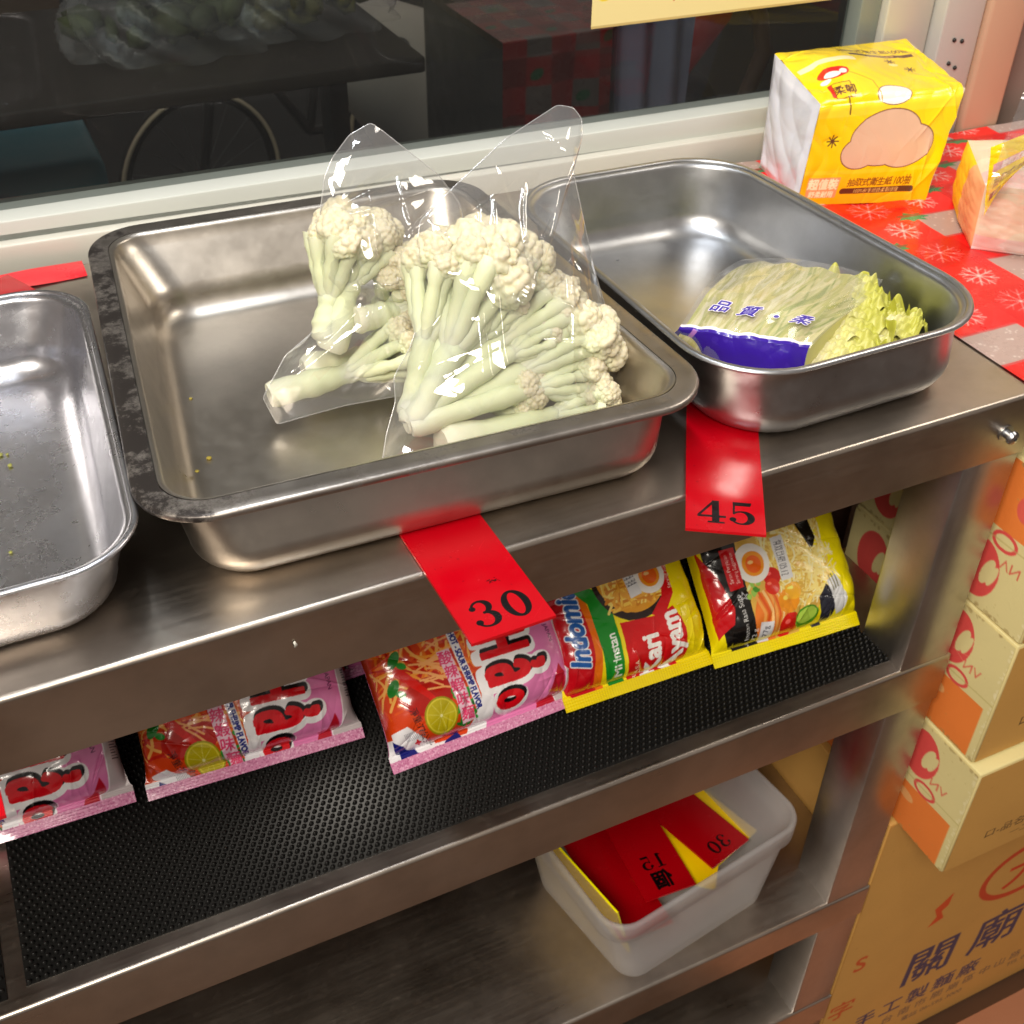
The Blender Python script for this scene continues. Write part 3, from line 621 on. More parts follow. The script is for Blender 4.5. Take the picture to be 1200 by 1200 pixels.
# ------------------------------------------------------------------ tissue pack (printed box of film with white ends)
def bil(Q, U, V):                                     # Q: 4 corners (00,10,11,01)
    q = [np.array(a, float) for a in Q]; U = U[..., None]; V = V[..., None]
    return q[0]*(1-U)*(1-V)+q[1]*U*(1-V)+q[2]*U*V+q[3]*(1-U)*V
yel, orr, brn = (.98, .84, .03), (.98, .68, .05), (.36, .19, .10)
def tissue_canvas():
    cv = Cv(14.6, 21.5, 22, yel)                      # front 0..9.8, top 9.8..21.5
    for k in range(60):
        t_ = k/60; cv.rect(0, t_*4.2, 14.6, (t_+.02)*4.2+.05, np.array(orr)*(1-t_)+np.array(yel)*t_)
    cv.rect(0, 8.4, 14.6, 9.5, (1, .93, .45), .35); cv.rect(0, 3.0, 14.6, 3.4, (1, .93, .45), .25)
    # plain soft beige patch where the packet carries its drawing
    bc = (.87, .72, .60); oc = (.42, .24, .18)
    for dx, dy, rx, ry in ((7.5, 6.2, 3.6, 2.5), (10.0, 5.3, 2.9, 1.9), (5.2, 5.0, 1.9, 1.5)): cv.ell(dx, dy, rx+.09, ry+.09, oc)
    for dx, dy, rx, ry in ((7.5, 6.2, 3.6, 2.5), (10.0, 5.3, 2.9, 1.9), (5.2, 5.0, 1.9, 1.5)): cv.ell(dx, dy, rx, ry, bc)
    cv.ell(7.6, 10.2, 1.75, 1.15, oc); cv.ell(7.6, 10.2, 1.67, 1.07, (.97, .93, .88))
    for t, x in zip('抽取式衛生紙', np.arange(5.3, 10.3, .82)): cv.text(t, x, 2.15, .62, (.55, .33, .08), bold=.03)
    cv.text('100抽', 11.0, 2.15, .72, (.55, .33, .08), bold=.03, sx=.8)
    cv.rect(4.6, 1.02, 12.2, 1.58, brn); cv.ell(4.6, 1.3, .28, .28, brn); cv.ell(12.2, 1.3, .28, .28, brn)
    cv.text('100%原生紙漿柔韌細緻', 8.4, 1.3, .36, (.98, .80, .45), bold=.01)
    cv.rect(.7, .7, 4.0, 2.7, (.93, .62, .42)); cv.text('超值裝', 2.35, 2.05, .80, (.99, .92, .75), bold=.05, sx=.95); cv.text('舒柔耐用', 2.35, 1.05, .48, (.99, .92, .75), bold=.04)
    for sx_, sy_ in ((2.1, 6.2), (11.3, 14.6), (10.0, 16.4)):
        for k in range(8): cv.line([(sx_, sy_), (sx_+.55*math.cos(k*math.pi/4), sy_+.55*math.sin(k*math.pi/4))], .12, brn)
    cv.ell(2.8, 13.9, 1.5, .9, (.86, .13, .10)); cv.ell(2.6, 13.6, .8, .45, (.98, .93, .90)); cv.ell(3.7, 13.8, .35, .4, (.98, .93, .90)); cv.ell(1.7, 12.9, .5, .3, (.98, .93, .9))
    cv.rect(1.9, 10.3, 3.7, 12.2, (.96, .80, .05)); cv.line([(1.9, 10.3), (3.7, 10.3), (3.7, 12.2), (1.9, 12.2), (1.9, 10.3)], .1, (.5, .3, .1)); cv.text('柔韌', 2.9, 11.25, .8, (.35, .15, .12), bold=.03); cv.rect(1.6, 10.5, 1.9, 12.3, (.85, .15, .10))
    cv.line([(3.0, 10.3), (3.2, 8.6)], .13, brn); cv.line([(4.2, 13.5), (6.0, 12.0), (6.3, 9.6)], .1, (.75, .55, .1))
    cv.text('抽取式衛生紙100抽', 9.3, 18.8, .75, (.50, .33, .05), bold=.03, sx=.9); cv.rect(6.0, 17.3, 13.2, 17.9, brn); cv.text('100%原生紙漿', 9.6, 17.6, .36, (.98, .80, .45))
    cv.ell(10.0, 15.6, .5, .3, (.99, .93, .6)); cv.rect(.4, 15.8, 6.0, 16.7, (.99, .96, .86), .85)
    return cv
tis = thing('tissue_pack', 'yellow tissue pack with white crinkled end standing on the red cloth', 'tissue pack', (.15, .37, 0))
FL, FR, BR, BL = (.080, .331, .002), (.195, .290, .002), (.235, .385, .002), (.100, .419, .002)
TFL, TFR, TBR, TBL = (.087, .330, .094), (.238, .316, .092), (.272, .440, .098), (.112, .437, .104)
cv = tissue_canvas(); U, V = cv.uv(); fs = 9.8/21.5
front = bil([FL, FR, TFR, TFL], U, np.clip(V/fs, 0, 1)); top = bil([TFL, TFR, TBR, TBL], U, np.clip((V-fs)/(1-fs), 0, 1))
P = np.where((V < fs)[..., None], front, top)
q = np.clip(1-np.abs(V-fs)/.04, 0, 1)**2; P = P+np.array([.0, .6, -.8])*.0032*q[..., None]
tv = np.clip((V-fs)/(1-fs), 0, 1); fvv = np.clip(V/fs, 0, 1)
P[..., 2] += .012*np.sin(np.pi*np.clip(tv, 0, 1))**.8*np.exp(-((U-.3)/.3)**2)*np.clip(U*7, 0, 1)*(tv > 0)
wr = .0010*(np.abs(np.sin(U*23+V*9+np.sin(V*21)*1.3))-.5)*(.3+np.exp(-(U/.12)**2)+np.exp(-((1-U)/.12)**2))
for k in range(40):
    cx_, cy_ = rng.uniform(0, 1), rng.uniform(0, 1); an = rng.uniform(0, 3.1); ln = rng.uniform(.05, .22)
    al = (U-cx_)*math.cos(an)+(V-cy_)*math.sin(an); ac = (U-cx_)*math.sin(an)-(V-cy_)*math.cos(an); edg = .35+1.0*(abs(cx_-.5) > .35)
    wr = wr+rng.choice([-1, 1])*.0011*edg*np.exp(-np.abs(ac)/rng.uniform(.006, .02))*np.clip(1-(al/ln)**2, 0, 1)
P[..., 1] -= wr*(V < fs)+.004*np.sin(np.pi*fvv)*np.sin(np.pi*U)*(V < fs); P[..., 2] += wr*(V >= fs)
mb = MB(); mb.grid(P-np.array(tis.location), cv.out().reshape(-1, 3), True); mb.build('printed_film', M['print_'], tis)
mb = MB(); u2, v2 = np.meshgrid(np.linspace(0, 1, 70), np.linspace(0, 1, 70))
def crink(u, v, s, k): return sum(a*np.abs(np.sin(f*(u*math.cos(t)+v*math.sin(t))+ph)) for a, f, t, ph in [(1, 9*k, .4, s), (.7, 14*k, 1.7, s+1), (.5, 23*k, 2.5, s+2), (.35, 37*k, 1.1, s*3)])
for Q, n_ in (([FL, BL, TBL, TFL], np.array([-.95, -.3, 0])), ([FR, BR, TBR, TFR], np.array([.95, .3, 0]))):
    P = bil(Q, u2, v2); ed = np.clip(np.minimum(np.minimum(u2, 1-u2), np.minimum(v2, 1-v2))*12, 0, 1)
    P = P+n_*((crink(u2+.12*np.sin(v2*5+1), v2+.15*np.sin(u2*4), 1.3, .42)*.0024-.001+.004*np.sin(np.pi*u2)*np.sin(np.pi*v2))*ed)[..., None]; mb.grid(P-np.array(tis.location), (.87, .87, .90))
mb.grid(bil([BL, BR, TBR, TBL], *np.meshgrid(np.linspace(0, 1, 4), np.linspace(0, 1, 4)))-np.array(tis.location), yel)
mb.build('white_end', mat('white_film', None, .3, coat=.4, sss=.1), tis)

# second tissue pack, lying at the right edge: beige white body, clear film, yellow printed flaps
tp = thing('tissue_pack', 'opened tissue pack in clear film with yellow printed flaps at the right edge', 'tissue pack', (.25, .2, 0))
loc = np.array(tp.location)
b = dict(a=(.163, .194, .003), b=(.262, .105, .003), c=(.335, .20, .003), d=(.222, .283, .003), ta=(.164, .198, .058), tb=(.252, .112, .062), tc=(.335, .2, .066), td=(.218, .279, .060))
mb = MB(); u2, v2 = np.meshgrid(np.linspace(0, 1, 60), np.linspace(0, 1, 60)); bulge = np.sin(np.pi*u2)**.5*np.sin(np.pi*v2)**.5
for Q, n_, cc in (([b['a'], b['b'], b['tb'], b['ta']], np.array([-.6, -.7, 0]), None), ([b['d'], b['a'], b['ta'], b['td']], np.array([-.9, .5, 0]), None), ([b['ta'], b['tb'], b['tc'], b['td']], np.array([0, 0, 1.]), None)):
    P = bil(Q, u2, v2)+n_*(bulge*.006+crink(u2, v2, .7, .8)*.0009*np.clip(bulge*2, 0, 1))[..., None]-loc
    C = np.empty(u2.shape+(3,)); C[:] = (.88, .80, .68); C[v2 < .5] = (.90, .84, .72); C[(v2 < .24)] = (.90, .76, .72); C[(v2 < .05)] = (.96, .90, .88)
    if n_[2] == 0 and n_[1] > 0: C[(u2 < .55) & (v2 > .05)] = (.98, .78, .08); C[(u2 > .55)] = (.93, .66, .45)
    mb.grid(P, C.reshape(-1, 3))
mb.build('tissue_block', mat('tissue_paper', None, .6, sss=.1), tp)
cv = Cv(9, 7, 26, (.97, .84, .05)); cv.rect(.6, 4.1, 8.4, 5.0, (.86, .62, .62)); cv.text('抽取式衛生紙', 4.4, 4.55, .62, (.98, .93, .90), bold=.03); cv.text('抽取式100抽', 4.4, 2.9, .85, (.55, .36, .08), bold=.03)
cv.rect(1.0, 1.2, 5.0, 1.9, (.55, .25, .20)); cv.text('超值包', 3, 1.55, .5, (.98, .8, .4))
for k in range(8): cv.line([(7, 1.4), (7+.5*math.cos(k*math.pi/4), 1.4+.5*math.sin(k*math.pi/4))], .12, brn)
U, V = cv.uv()
def flap(P00, P10, P11, P01, cvx, bend, nm, matx):
    U, V = cvx.uv() if cvx else np.meshgrid(np.linspace(0, 1, 60), np.linspace(0, 1, 60)); P = bil([P00, P10, P11, P01], U, V)
    P = P+np.array([-.5, -.6, .5])*((bend*np.sin(np.pi*U)*np.sin(np.pi*V)+.0018*crink(U, V, 2.1, .9)))[..., None]
    mb = MB(); mb.grid(P-loc, cvx.out().reshape(-1, 3) if cvx else (.9, .9, .9), cvx is not None); return mb.build(nm, matx, tp)
flap((.158, .186, .036), (.152, .172, .070), (.195, .150, .130), (.160, .200, .090), cv, .004, 'printed_flap', M['print_'])
cv3 = Cv(6, 5, 20, (.98, .86, .02)); cv3.rect(0, 2.2, 6, 2.9, (.9, .7, .05))
flap((.178, .150, .105), (.235, .110, .100), (.24, .135, .150), (.196, .165, .145), cv3, .008, 'printed_flap', M['print_'])
flap((.155, .186, .010), (.262, .096, .010), (.245, .10, .120), (.150, .180, .110), None, .010, 'clear_wrap', M['film'])
flap((.148, .182, .060), (.245, .10, .070), (.24, .14, .150), (.168, .19, .140), None, .022, 'clear_wrap', M['film'])

# ------------------------------------------------------------------ price cards
def price_card(mbname, A, B, wdt, txt, label, zt=.0032, dip=0., col=(.70, .0, .07), cjk=None, parent=None, tlt=None):
    """A -> B is the card's long axis seen from above, figures near B"""
    A = np.array(A, float); B = np.array(B, float); L_ = np.linalg.norm(B-A)*100; W_ = wdt*100
    cv = Cv(W_, L_, 42, col); h = 2.2
    x0 = W_/2-h*.76
    if txt:
        cv.digit(txt[0], x0+(.0 if txt[0] != '1' else .1), .75, h, (.05, .04, .05), col); cv.digit(txt[1], x0+h*.86, .75, h, (.05, .04, .05), col)
    if cjk: cv.text(cjk, W_/2, 3.5, 1.3, (.08, .02, .03), bold=.03)
    cv.speck(8, (0, 0, W_, L_*.5), np.array(col)*.75, .03, .1, .5)
    if txt == '30':
        for k in range(14): cv.ell(W_*.62+rng.normal(0, .22), 4.1+rng.normal(0, .08), rng.uniform(.03, .13), rng.uniform(.02, .06), (.22, .05, .05), rng.uniform(0, 3), .7)
    for _ in range(10): x_, y_ = rng.uniform(0, W_), rng.uniform(0, L_*.6); cv.line([(x_, y_), (x_+rng.uniform(-1, 1), y_+rng.uniform(-.8, .8))], .03, np.clip(np.array(col)+.12, 0, 1), .4)
    U, V = cv.uv(); d = (A-B)/np.linalg.norm(A-B); n = np.array([d[1], -d[0], 0]) if True else None; n = n/np.linalg.norm(n)
    P = B+V[..., None]*(A-B)+(U-.5)[..., None]*wdt*n
    up = np.cross(n, d); up = up/np.linalg.norm(up); up = up if up[2] > 0 else -up
    mb = MB(); C = cv.out()
    if n @ np.array([1, 0, 0]) < 0: C = C[:, ::-1]
    mb.grid(P, C.reshape(-1, 3), True)
    th_ = .0020; c4 = [P[0, 0], P[0, -1], P[-1, -1], P[-1, 0]]; lo = [c-up*th_ for c in c4]
    ec = np.clip(np.array(col)*1.1, 0, 1)
    for i in range(4): mb.add([c4[i], c4[(i+1) % 4], lo[(i+1) % 4], lo[i]], [(0, 1, 2, 3)], ec)
    mb.add(lo, [(3, 2, 1, 0)], col)
    o = mb.build(mbname, M['card'], parent, smooth=False); tag(o, label, 'price card'); return o
price_card('price_card', (-.396, .085, .0030), (-.3925, -.065, .0030), .051, '30', 'red price card reading 30 under the front of the cauliflower tray')
price_card('price_card', (-.150, .105, .0030), (-.2420, -.042, .0030), .048, '45', 'red price card reading 45 under the rounded tray of napa cabbage')
price_card('price_card', (-.700, .400, .0030), (-.583, .456, .0030), .050, '', 'blank red card corner showing behind the empty left tray')
price_card('price_card', (-.690, .09, .0030), (-.6800, -.079, .0030), .050, '', 'red price card sticking out at the very left edge over the pink packet')

# ------------------------------------------------------------------ instant noodle packets
def packet_mesh(name, cv, W, Lh, H, seed, side_col):
    """pillow pack: u across (left side, top, right side), v from near seal to far seal"""
    U, V = cv.uv(); r = np.random.default_rng(seed)
    a = np.linspace(0, np.pi, 400); n_ = 4.2
    cx = np.sign(np.cos(a))*np.abs(np.cos(a))**(2/n_); cz = np.abs(np.sin(a))**(2/n_)
    s = np.concatenate([[0], np.cumsum(np.hypot(np.diff(cx)*W/2, np.diff(cz)*H))]); s /= s[-1]
    # spread the print so that it mostly sits on top
    a_u = np.interp(1-U, s, a); cu = np.sign(np.cos(a_u))*np.abs(np.cos(a_u))**(2/n_); su = np.abs(np.sin(a_u))**(2/n_)
    sv = .075; t = np.clip((V-sv)/.22, 0, 1); t2 = np.clip((1-V-sv)/.22, 0, 1); prof = np.sqrt(np.clip(1-(1-t)**2.2, 0, 1))*np.sqrt(np.clip(1-(1-t2)**2.2, 0, 1))
    Wv = W*(1.0+.05*(1-prof))
    x = cu*Wv/2; flat = np.where(np.abs(U-.5) > -1, (U-.5)*2*Wv/2*1.0, 0)
    x = x*prof**.5+flat*(1-prof**.5)
    z = su*H*prof
    y = (V-.5)*Lh
    wr = 0
    for k in range(9):
        th_ = r.uniform(0, np.pi); f = r.uniform(60, 220); wr = wr+r.uniform(.3, 1)*np.abs(np.sin(f*(x*math.cos(th_)+y*math.sin(th_))+r.uniform(0, 6)+1.5*np.sin(y*r.uniform(20, 60))))/9
    endz = np.exp(-((V-.17)/.10)**2)+np.exp(-((V-.83)/.10)**2)+.9*np.exp(-((U-.06)/.07)**2)+.9*np.exp(-((U-.94)/.07)**2)
    z = z+(.0085*wr-.0038)*endz*(prof > .02)*np.clip(prof*3, 0, 1)+.0022*wr*prof
    z = z+.0018*np.sin(x*60+seed)*np.sin(y*50+seed*2)*prof
    for k in range(46):
        near = k % 2; cx_ = r.uniform(-.5, .5)*W; cy_ = (-.5+r.uniform(.06, .20) if near else .5-r.uniform(.06, .2))*Lh; side_ = k % 5 == 0
        if side_: cx_ = r.choice([-1, 1])*W*r.uniform(.36, .46); cy_ = r.uniform(-.4, .4)*Lh
        an = r.normal(0, .45)+(1.57 if side_ else 0)+cx_*4*(1 if near else -1); ln = r.uniform(.010, .034); wd_ = r.uniform(.0007, .0022)
        al = (x-cx_)*math.sin(an)+(y-cy_)*math.cos(an); ac = (x-cx_)*math.cos(an)-(y-cy_)*math.sin(an)
        z = z+r.choice([-1, 1.2])*r.uniform(.0006, .0021)*np.exp(-np.abs(ac)/wd_)*np.clip(1-(al/ln)**2, 0, 1)*np.clip(prof*4, 0, 1)
    # crimped seals
    seal = (prof < .02); z = z+np.where(seal, .0012+.0003*np.sin(y*2600)+.0022*np.sin(x*45+seed)*np.clip(1-V/sv, 0, 1)*(V < .5), 0)
    z = np.maximum(z, .0006)
    mb = MB(); P = np.stack([x, y, z], -1); mb.grid(P, cv.out().reshape(-1, 3), True)
    # underside
    Pb = P[::12, ::12].copy(); Pb[..., 2] = .0003; mb.grid(Pb, side_col, flip=True)
    return mb

def noodle_patch(cv, x0, y0, x1, y1, n, cols, wd=.10, amp=.35):
    for _ in range(n):
        x, y = rng.uniform(x0, x1), rng.uniform(y0, y1); a = rng.uniform(0, 6.28); pts = [(x, y)]; k = rng.uniform(-.6, .6)
        for _ in range(9): a += k*.5+rng.normal(0, .12); x += amp*math.cos(a); y += amp*math.sin(a); pts.append((x, y))
        pts = [q for q in pts if x0 <= q[0] <= x1 and y0 <= q[1] <= y1]
        if len(pts) > 1: cv.line(pts, wd*rng.uniform(.7, 1.3), cols[rng.integers(len(cols))])
def pink_canvas(drop=0.):
    """drop: how far (cm) the print is tucked under at the near end"""
    pk = (.90, .50, .72); W_, H_ = 19., 18.5; cv = Cv(W_, H_, 21, pk); wht = (.95, .94, .96); X0 = 9.9
    cv.poly([(0, 0), (8.6, 0), (X0-.2, 2.2), (X0+.5, 6.2), (X0+.1, 10.5), (X0-.6, 18.5), (0, 18.5)], wht)
    cv.poly([(0, 3.0), (2.4, 3.0), (3.2, 1.7), (7.4, 1.5), (9.0, 3.4), (X0, 6.0), (X0-.5, 12), (X0-1, 18.5), (0, 18.5)], (.86, .26, .07))
    noodle_patch(cv, 1.2, 4.4, X0-.5, 17.8, 200, [(.95, .48, .12), (.98, .62, .20), (.90, .32, .08), (.78, .12, .05), (.99, .72, .36)], .20, .5)
    cv.ell(5.2, 5.2, 2.0, 1.4, (.74, .10, .05))
    for _ in range(15):
        x, y = rng.uniform(4.0, 6.4), rng.uniform(5.6, 9.6); a = rng.uniform(-.9, .3); l = rng.uniform(1.5, 2.8); cv.line([(x, y), (x+l*.5*math.cos(a), y+l*.5*math.sin(a)+.15), (x+l*math.cos(a), y+l*math.sin(a))], .15, (.99, .70, .42))
    for k in range(30): q = k/29; cv.ell(3.6+2.3*q+.3*math.sin(q*3), 7.6-3.4*q-.4*math.sin(q*3), .40*(1-q*.75), .40*(1-q*.75), (.88, .10, .06))
    for dx, dy in ((3.6, 8.6), (2.9, 6.6)): cv.ell(dx, dy, .7, .38, (.10, .50, .14), .9); cv.ell(dx+.4, dy-.6, .38, .25, (.14, .58, .18), -.6)
    for _ in range(26): cv.ell(rng.uniform(7.0, 8.4), rng.uniform(2.2, 5.0), rng.uniform(.15, .4), rng.uniform(.12, .25), [(.10, .48, .14), (.16, .62, .20), (.08, .36, .10)][rng.integers(3)], rng.uniform(0, 3))
    cv.ell(5.7, 3.5, 1.30, 1.42, (.62, .58, .05)); cv.ell(5.7, 3.5, 1.18, 1.30, (.86, .80, .22)); cv.ell(5.7, 3.5, 1.06, 1.17, (.74, .68, .07))
    for k in range(9): q = k*2*math.pi/9; cv.line([(5.7, 3.5), (5.7+1.0*math.cos(q), 3.5+1.1*math.sin(q))], .045, (.84, .80, .34))
    cv.ell(5.7, 3.5, .11, .11, (.95, .93, .66))
    cv.poly([(1.2, 1.1), (1.4, 3.4), (3.0, 3.6), (4.2, 2.2), (4.6, 1.1)], wht); cv.poly([(1.0, 1.1), (1.2, 2.9), (2.3, 2.3), (2.6, 1.5), (3.4, 1.1)], (.08, .10, .45)); cv.poly([(4.8, 1.1), (7.0, 1.1), (6.6, 1.9), (5.4, 1.6)], (.08, .10, .45))
    cv.text('淨重:77公克', 4.0, 3.2, .50, (.12, .10, .12), -1.40, .02, .85); cv.ell(3.5, 2.2, .26, .10, (.85, .05, .1)); cv.ell(3.5, 2.2, .10, .26, (.85, .05, .1))
    for k in range(12): cv.line([(2.6+k*.13, 3.1), (2.75+k*.13, 2.5)], .04, (.45, .45, .5))
    cv.poly([(6.75, 8.1), (7.75, 8.1), (8.35, 2.4), (7.25, 2.3)], (.96, .80, .87))
    for k, c_ in enumerate('酸辣蝦味麵'): cv.text(c_, 7.28+k*.125, 7.5-k*1.12, .78, (.90, .25, .45), -.08, .03)
    cv.poly([(7.75, 10.4), (8.4, 10.4), (9.25, 1.9), (8.6, 1.9)], wht); cv.text('HOT - SOUR SHRIMP FLAVOR', 8.52, 6.1, .46, (.08, .12, .50), -1.49, .06, .74)
    def big(ch, x, y, h, sx):
        for b_, c_, dx_, dy_ in ((.15, (.97, .96, .97), 0, 0), (.06, (.04, .03, .05), .16, .22), (.045, (.86, .03, .10), 0, 0)): cv.text(ch, x+dx_, y+dy_, h, c_, -math.pi/2-.04, b_, sx)
    for ch, x, y, h, sx in (('o', 11.2, 10.2, 3.2, .50), ('H', 11.8, 7.15, 4.0, .46), ('ả', 12.1, 4.85, 4.4, .46), ('o', 11.3, 2.85, 3.2, .52)): big(ch, x, y, h, sx)
    cv.poly([(16.3, 0), (16.7, 18.5), (19, 18.5), (19, 0)], (.78, .74, .75)); cv.poly([(14.2, 1.1), (15.7, 4.2), (16.2, 3.2), (16.3, 1.1)], (.74, .08, .17))
    cv.text('ACECOOK JAPAN', 15.6, 8.0, .36, (.30, .10, .25), -1.55, .02); cv.line([(16.3, 1), (16.7, 18)], .10, (.95, .93, .95))
    for k in range(60): cv.rect(16.9, 5.2+k*.2, 17.0+1.0*rng.uniform(.3, 1), 5.26+k*.2, (.25, .22, .26))
    if drop: n = int(drop*cv.k); cv.I[:-n] = cv.I[n:].copy()
    for y0, y1 in ((0, 1.1 if not drop else .85), (16.1, H_)):
        cv.rect(0, y0, W_, y1, (.84, .55, .70))
        for _ in range(500): cv.ell(rng.uniform(0, W_), rng.uniform(y0, y1), .07, .05, [(.93, .72, .83), (.74, .42, .58)][rng.integers(2)], rng.uniform(0, 3))
    n = int(17*cv.k)//2*2; cv.I = cv.I[:n]; cv.H = n//2; cv.Y = cv.Y[:n]; return cv
TH = R_(40)
def place_packet(o, x, yn, rz, Lh, th=TH):
    """yn: where the near seal rests on the mat; the packet leans back against the row behind it"""
    o.location = (x, yn+Lh/2*math.cos(th), -.2664+.0050+Lh/2*math.sin(th)); o.rotation_euler = (th, 0, rz)
pcA, pcB = pink_canvas(1.75), pink_canvas(.55)
grp_n = 'instant noodle packets on the second shelf'; pink_o = None
for x, yn, rz, lab, cvx, sd, th in ((-.513, .122, R_(-3), 'pink noodle packet lying left of the middle under the top shelf edge', pcA, 3, TH),
        (-.345, .077, R_(2), 'pink noodle packet with lime picture right under the 30 price card', pcB, 5, TH),
        (-.688, .133, R_(-2), 'pink noodle packet cut off by the left edge of the photo', pcA, 6, TH),
        (-.455, .180, R_(3), 'pink noodle packet in the shade behind the gap between the two middle pink packets', pcB, 0, R_(20)),
        (-.610, .225, R_(-3), 'pink noodle packet in the shade behind the gap between the two left packets', pcB, 0, R_(20)),
        (-.290, .200, R_(4), 'dark pink packet in the back row behind the packet under the 30 card', pcB, 0, R_(20))):
    if sd: c = packet_mesh('noodle_packet', cvx, .158, .170, .030, sd, (.85, .5, .7)).build('noodle_packet', M['print_']); pink_o = c
    else: c = pink_o.copy(); SC.collection.objects.link(c)
    place_packet(c, x, yn, rz, .170, th); tag(c, lab, 'noodle packet', grp_n)

def egg(cv, x, y, r):
    cv.ell(x, y, r*.95, r*1.08, (.97, .95, .92)); cv.ell(x+.08, y-.05, r*.60, r*.68, (.96, .60, .10)); cv.ell(x+.1, y-.1, r*.42, r*.48, (.95, .40, .06)); cv.ell(x-.1, y+.1, r*.16, r*.1, (1, .8, .5))
def yellow_canvas():
    W_, H_ = 15.5, 16.; cv = Cv(W_, H_, 23, (.97, .88, .05)); red = (.84, .07, .09)
    cv.ell(2.6, 5.6, 2.15, 6.4, (.93, .45, .06)); cv.ell(2.1, 5.7, 2.1, 5.7, (.78, .04, .10))
    cv.text('Indomie', 3.1, 6.2, 1.5, (.95, .96, .98), 1.5, .12, .95, .3); cv.text('Indomie', 3.1, 6.2, 1.5, (.10, .36, .68), 1.5, .06, .95, .3)
    cv.poly([(4.7, 1.0), (6.3, 1.0), (6.45, 6.8), (6.0, 8.2), (4.7, 9.3), (3.6, 9.5), (3.9, 8.9), (4.7, 7.7)], (.10, .56, .16)); cv.poly([(3.4, 11.4), (5.8, 11.4), (5.6, 9.9), (5.0, 9.4), (3.4, 9.8)], (.99, .92, .05))
    cv.text('Mi Instan', 5.75, 3.2, .72, (.97, .98, .95), math.pi/2, .04, .95)
    cv.ell(8.6, 9.2, 3.2, 3.9, (.18, .12, .10)); cv.ell(8.7, 9.4, 2.95, 3.5, (.90, .62, .16))
    noodle_patch(cv, 6.1, 6.4, 11.2, 12.8, 260, [(.98, .80, .30), (.93, .66, .20), (.99, .88, .46), (.84, .52, .12)], .17, .30)
    cv.poly([(10.2, 4.8), (11.6, 6.6), (12.1, 13), (11.3, 13), (11.2, 8.6), (10.6, 6.6), (9.4, 5.4)], red); cv.text('Serving Suggestion', 11.6, 8.6, .34, (.98, .95, .85), 1.53, .02, .9)
    egg(cv, 10.1, 8.6, 1.45)
    cv.poly([(6.6, 1.0), (11.9, 1.0), (11.8, 3.6), (11.2, 5.6), (10.0, 5.2), (6.75, 5.5)], red); cv.line([(6.5, 1.0), (6.6, 5.8)], .14, (.98, .90, .2))
    cv.text('Kari', 8.75, 2.35, 1.45, (.99, .98, .96), math.pi/2, .06, .95); cv.text('Ayam', 10.9, 2.9, 1.45, (.99, .98, .96), math.pi/2+.03, .06, 1.0); cv.text('RASA', 7.4, 1.6, .42, (.98, .93, .8), math.pi/2, .02)
    cv.poly([(7.7, 10.2), (8.6, 10.4), (9.2, 7.3), (8.2, 7.1)], (.90, .90, .90))
    for k in range(3): cv.text('05 12 24', 8.15+k*.28, 8.8+.05*k, .32, (.25, .25, .28), -1.36, .02)
    for y0, y1 in ((0, 1.0), (H_-1.0, H_)):
        cv.rect(0, y0, W_, y1, (.95, .86, .05))
        for k in range(60): cv.rect(k*.26, y0, k*.26+.05, y1, (.88, .78, .04))
    return cv
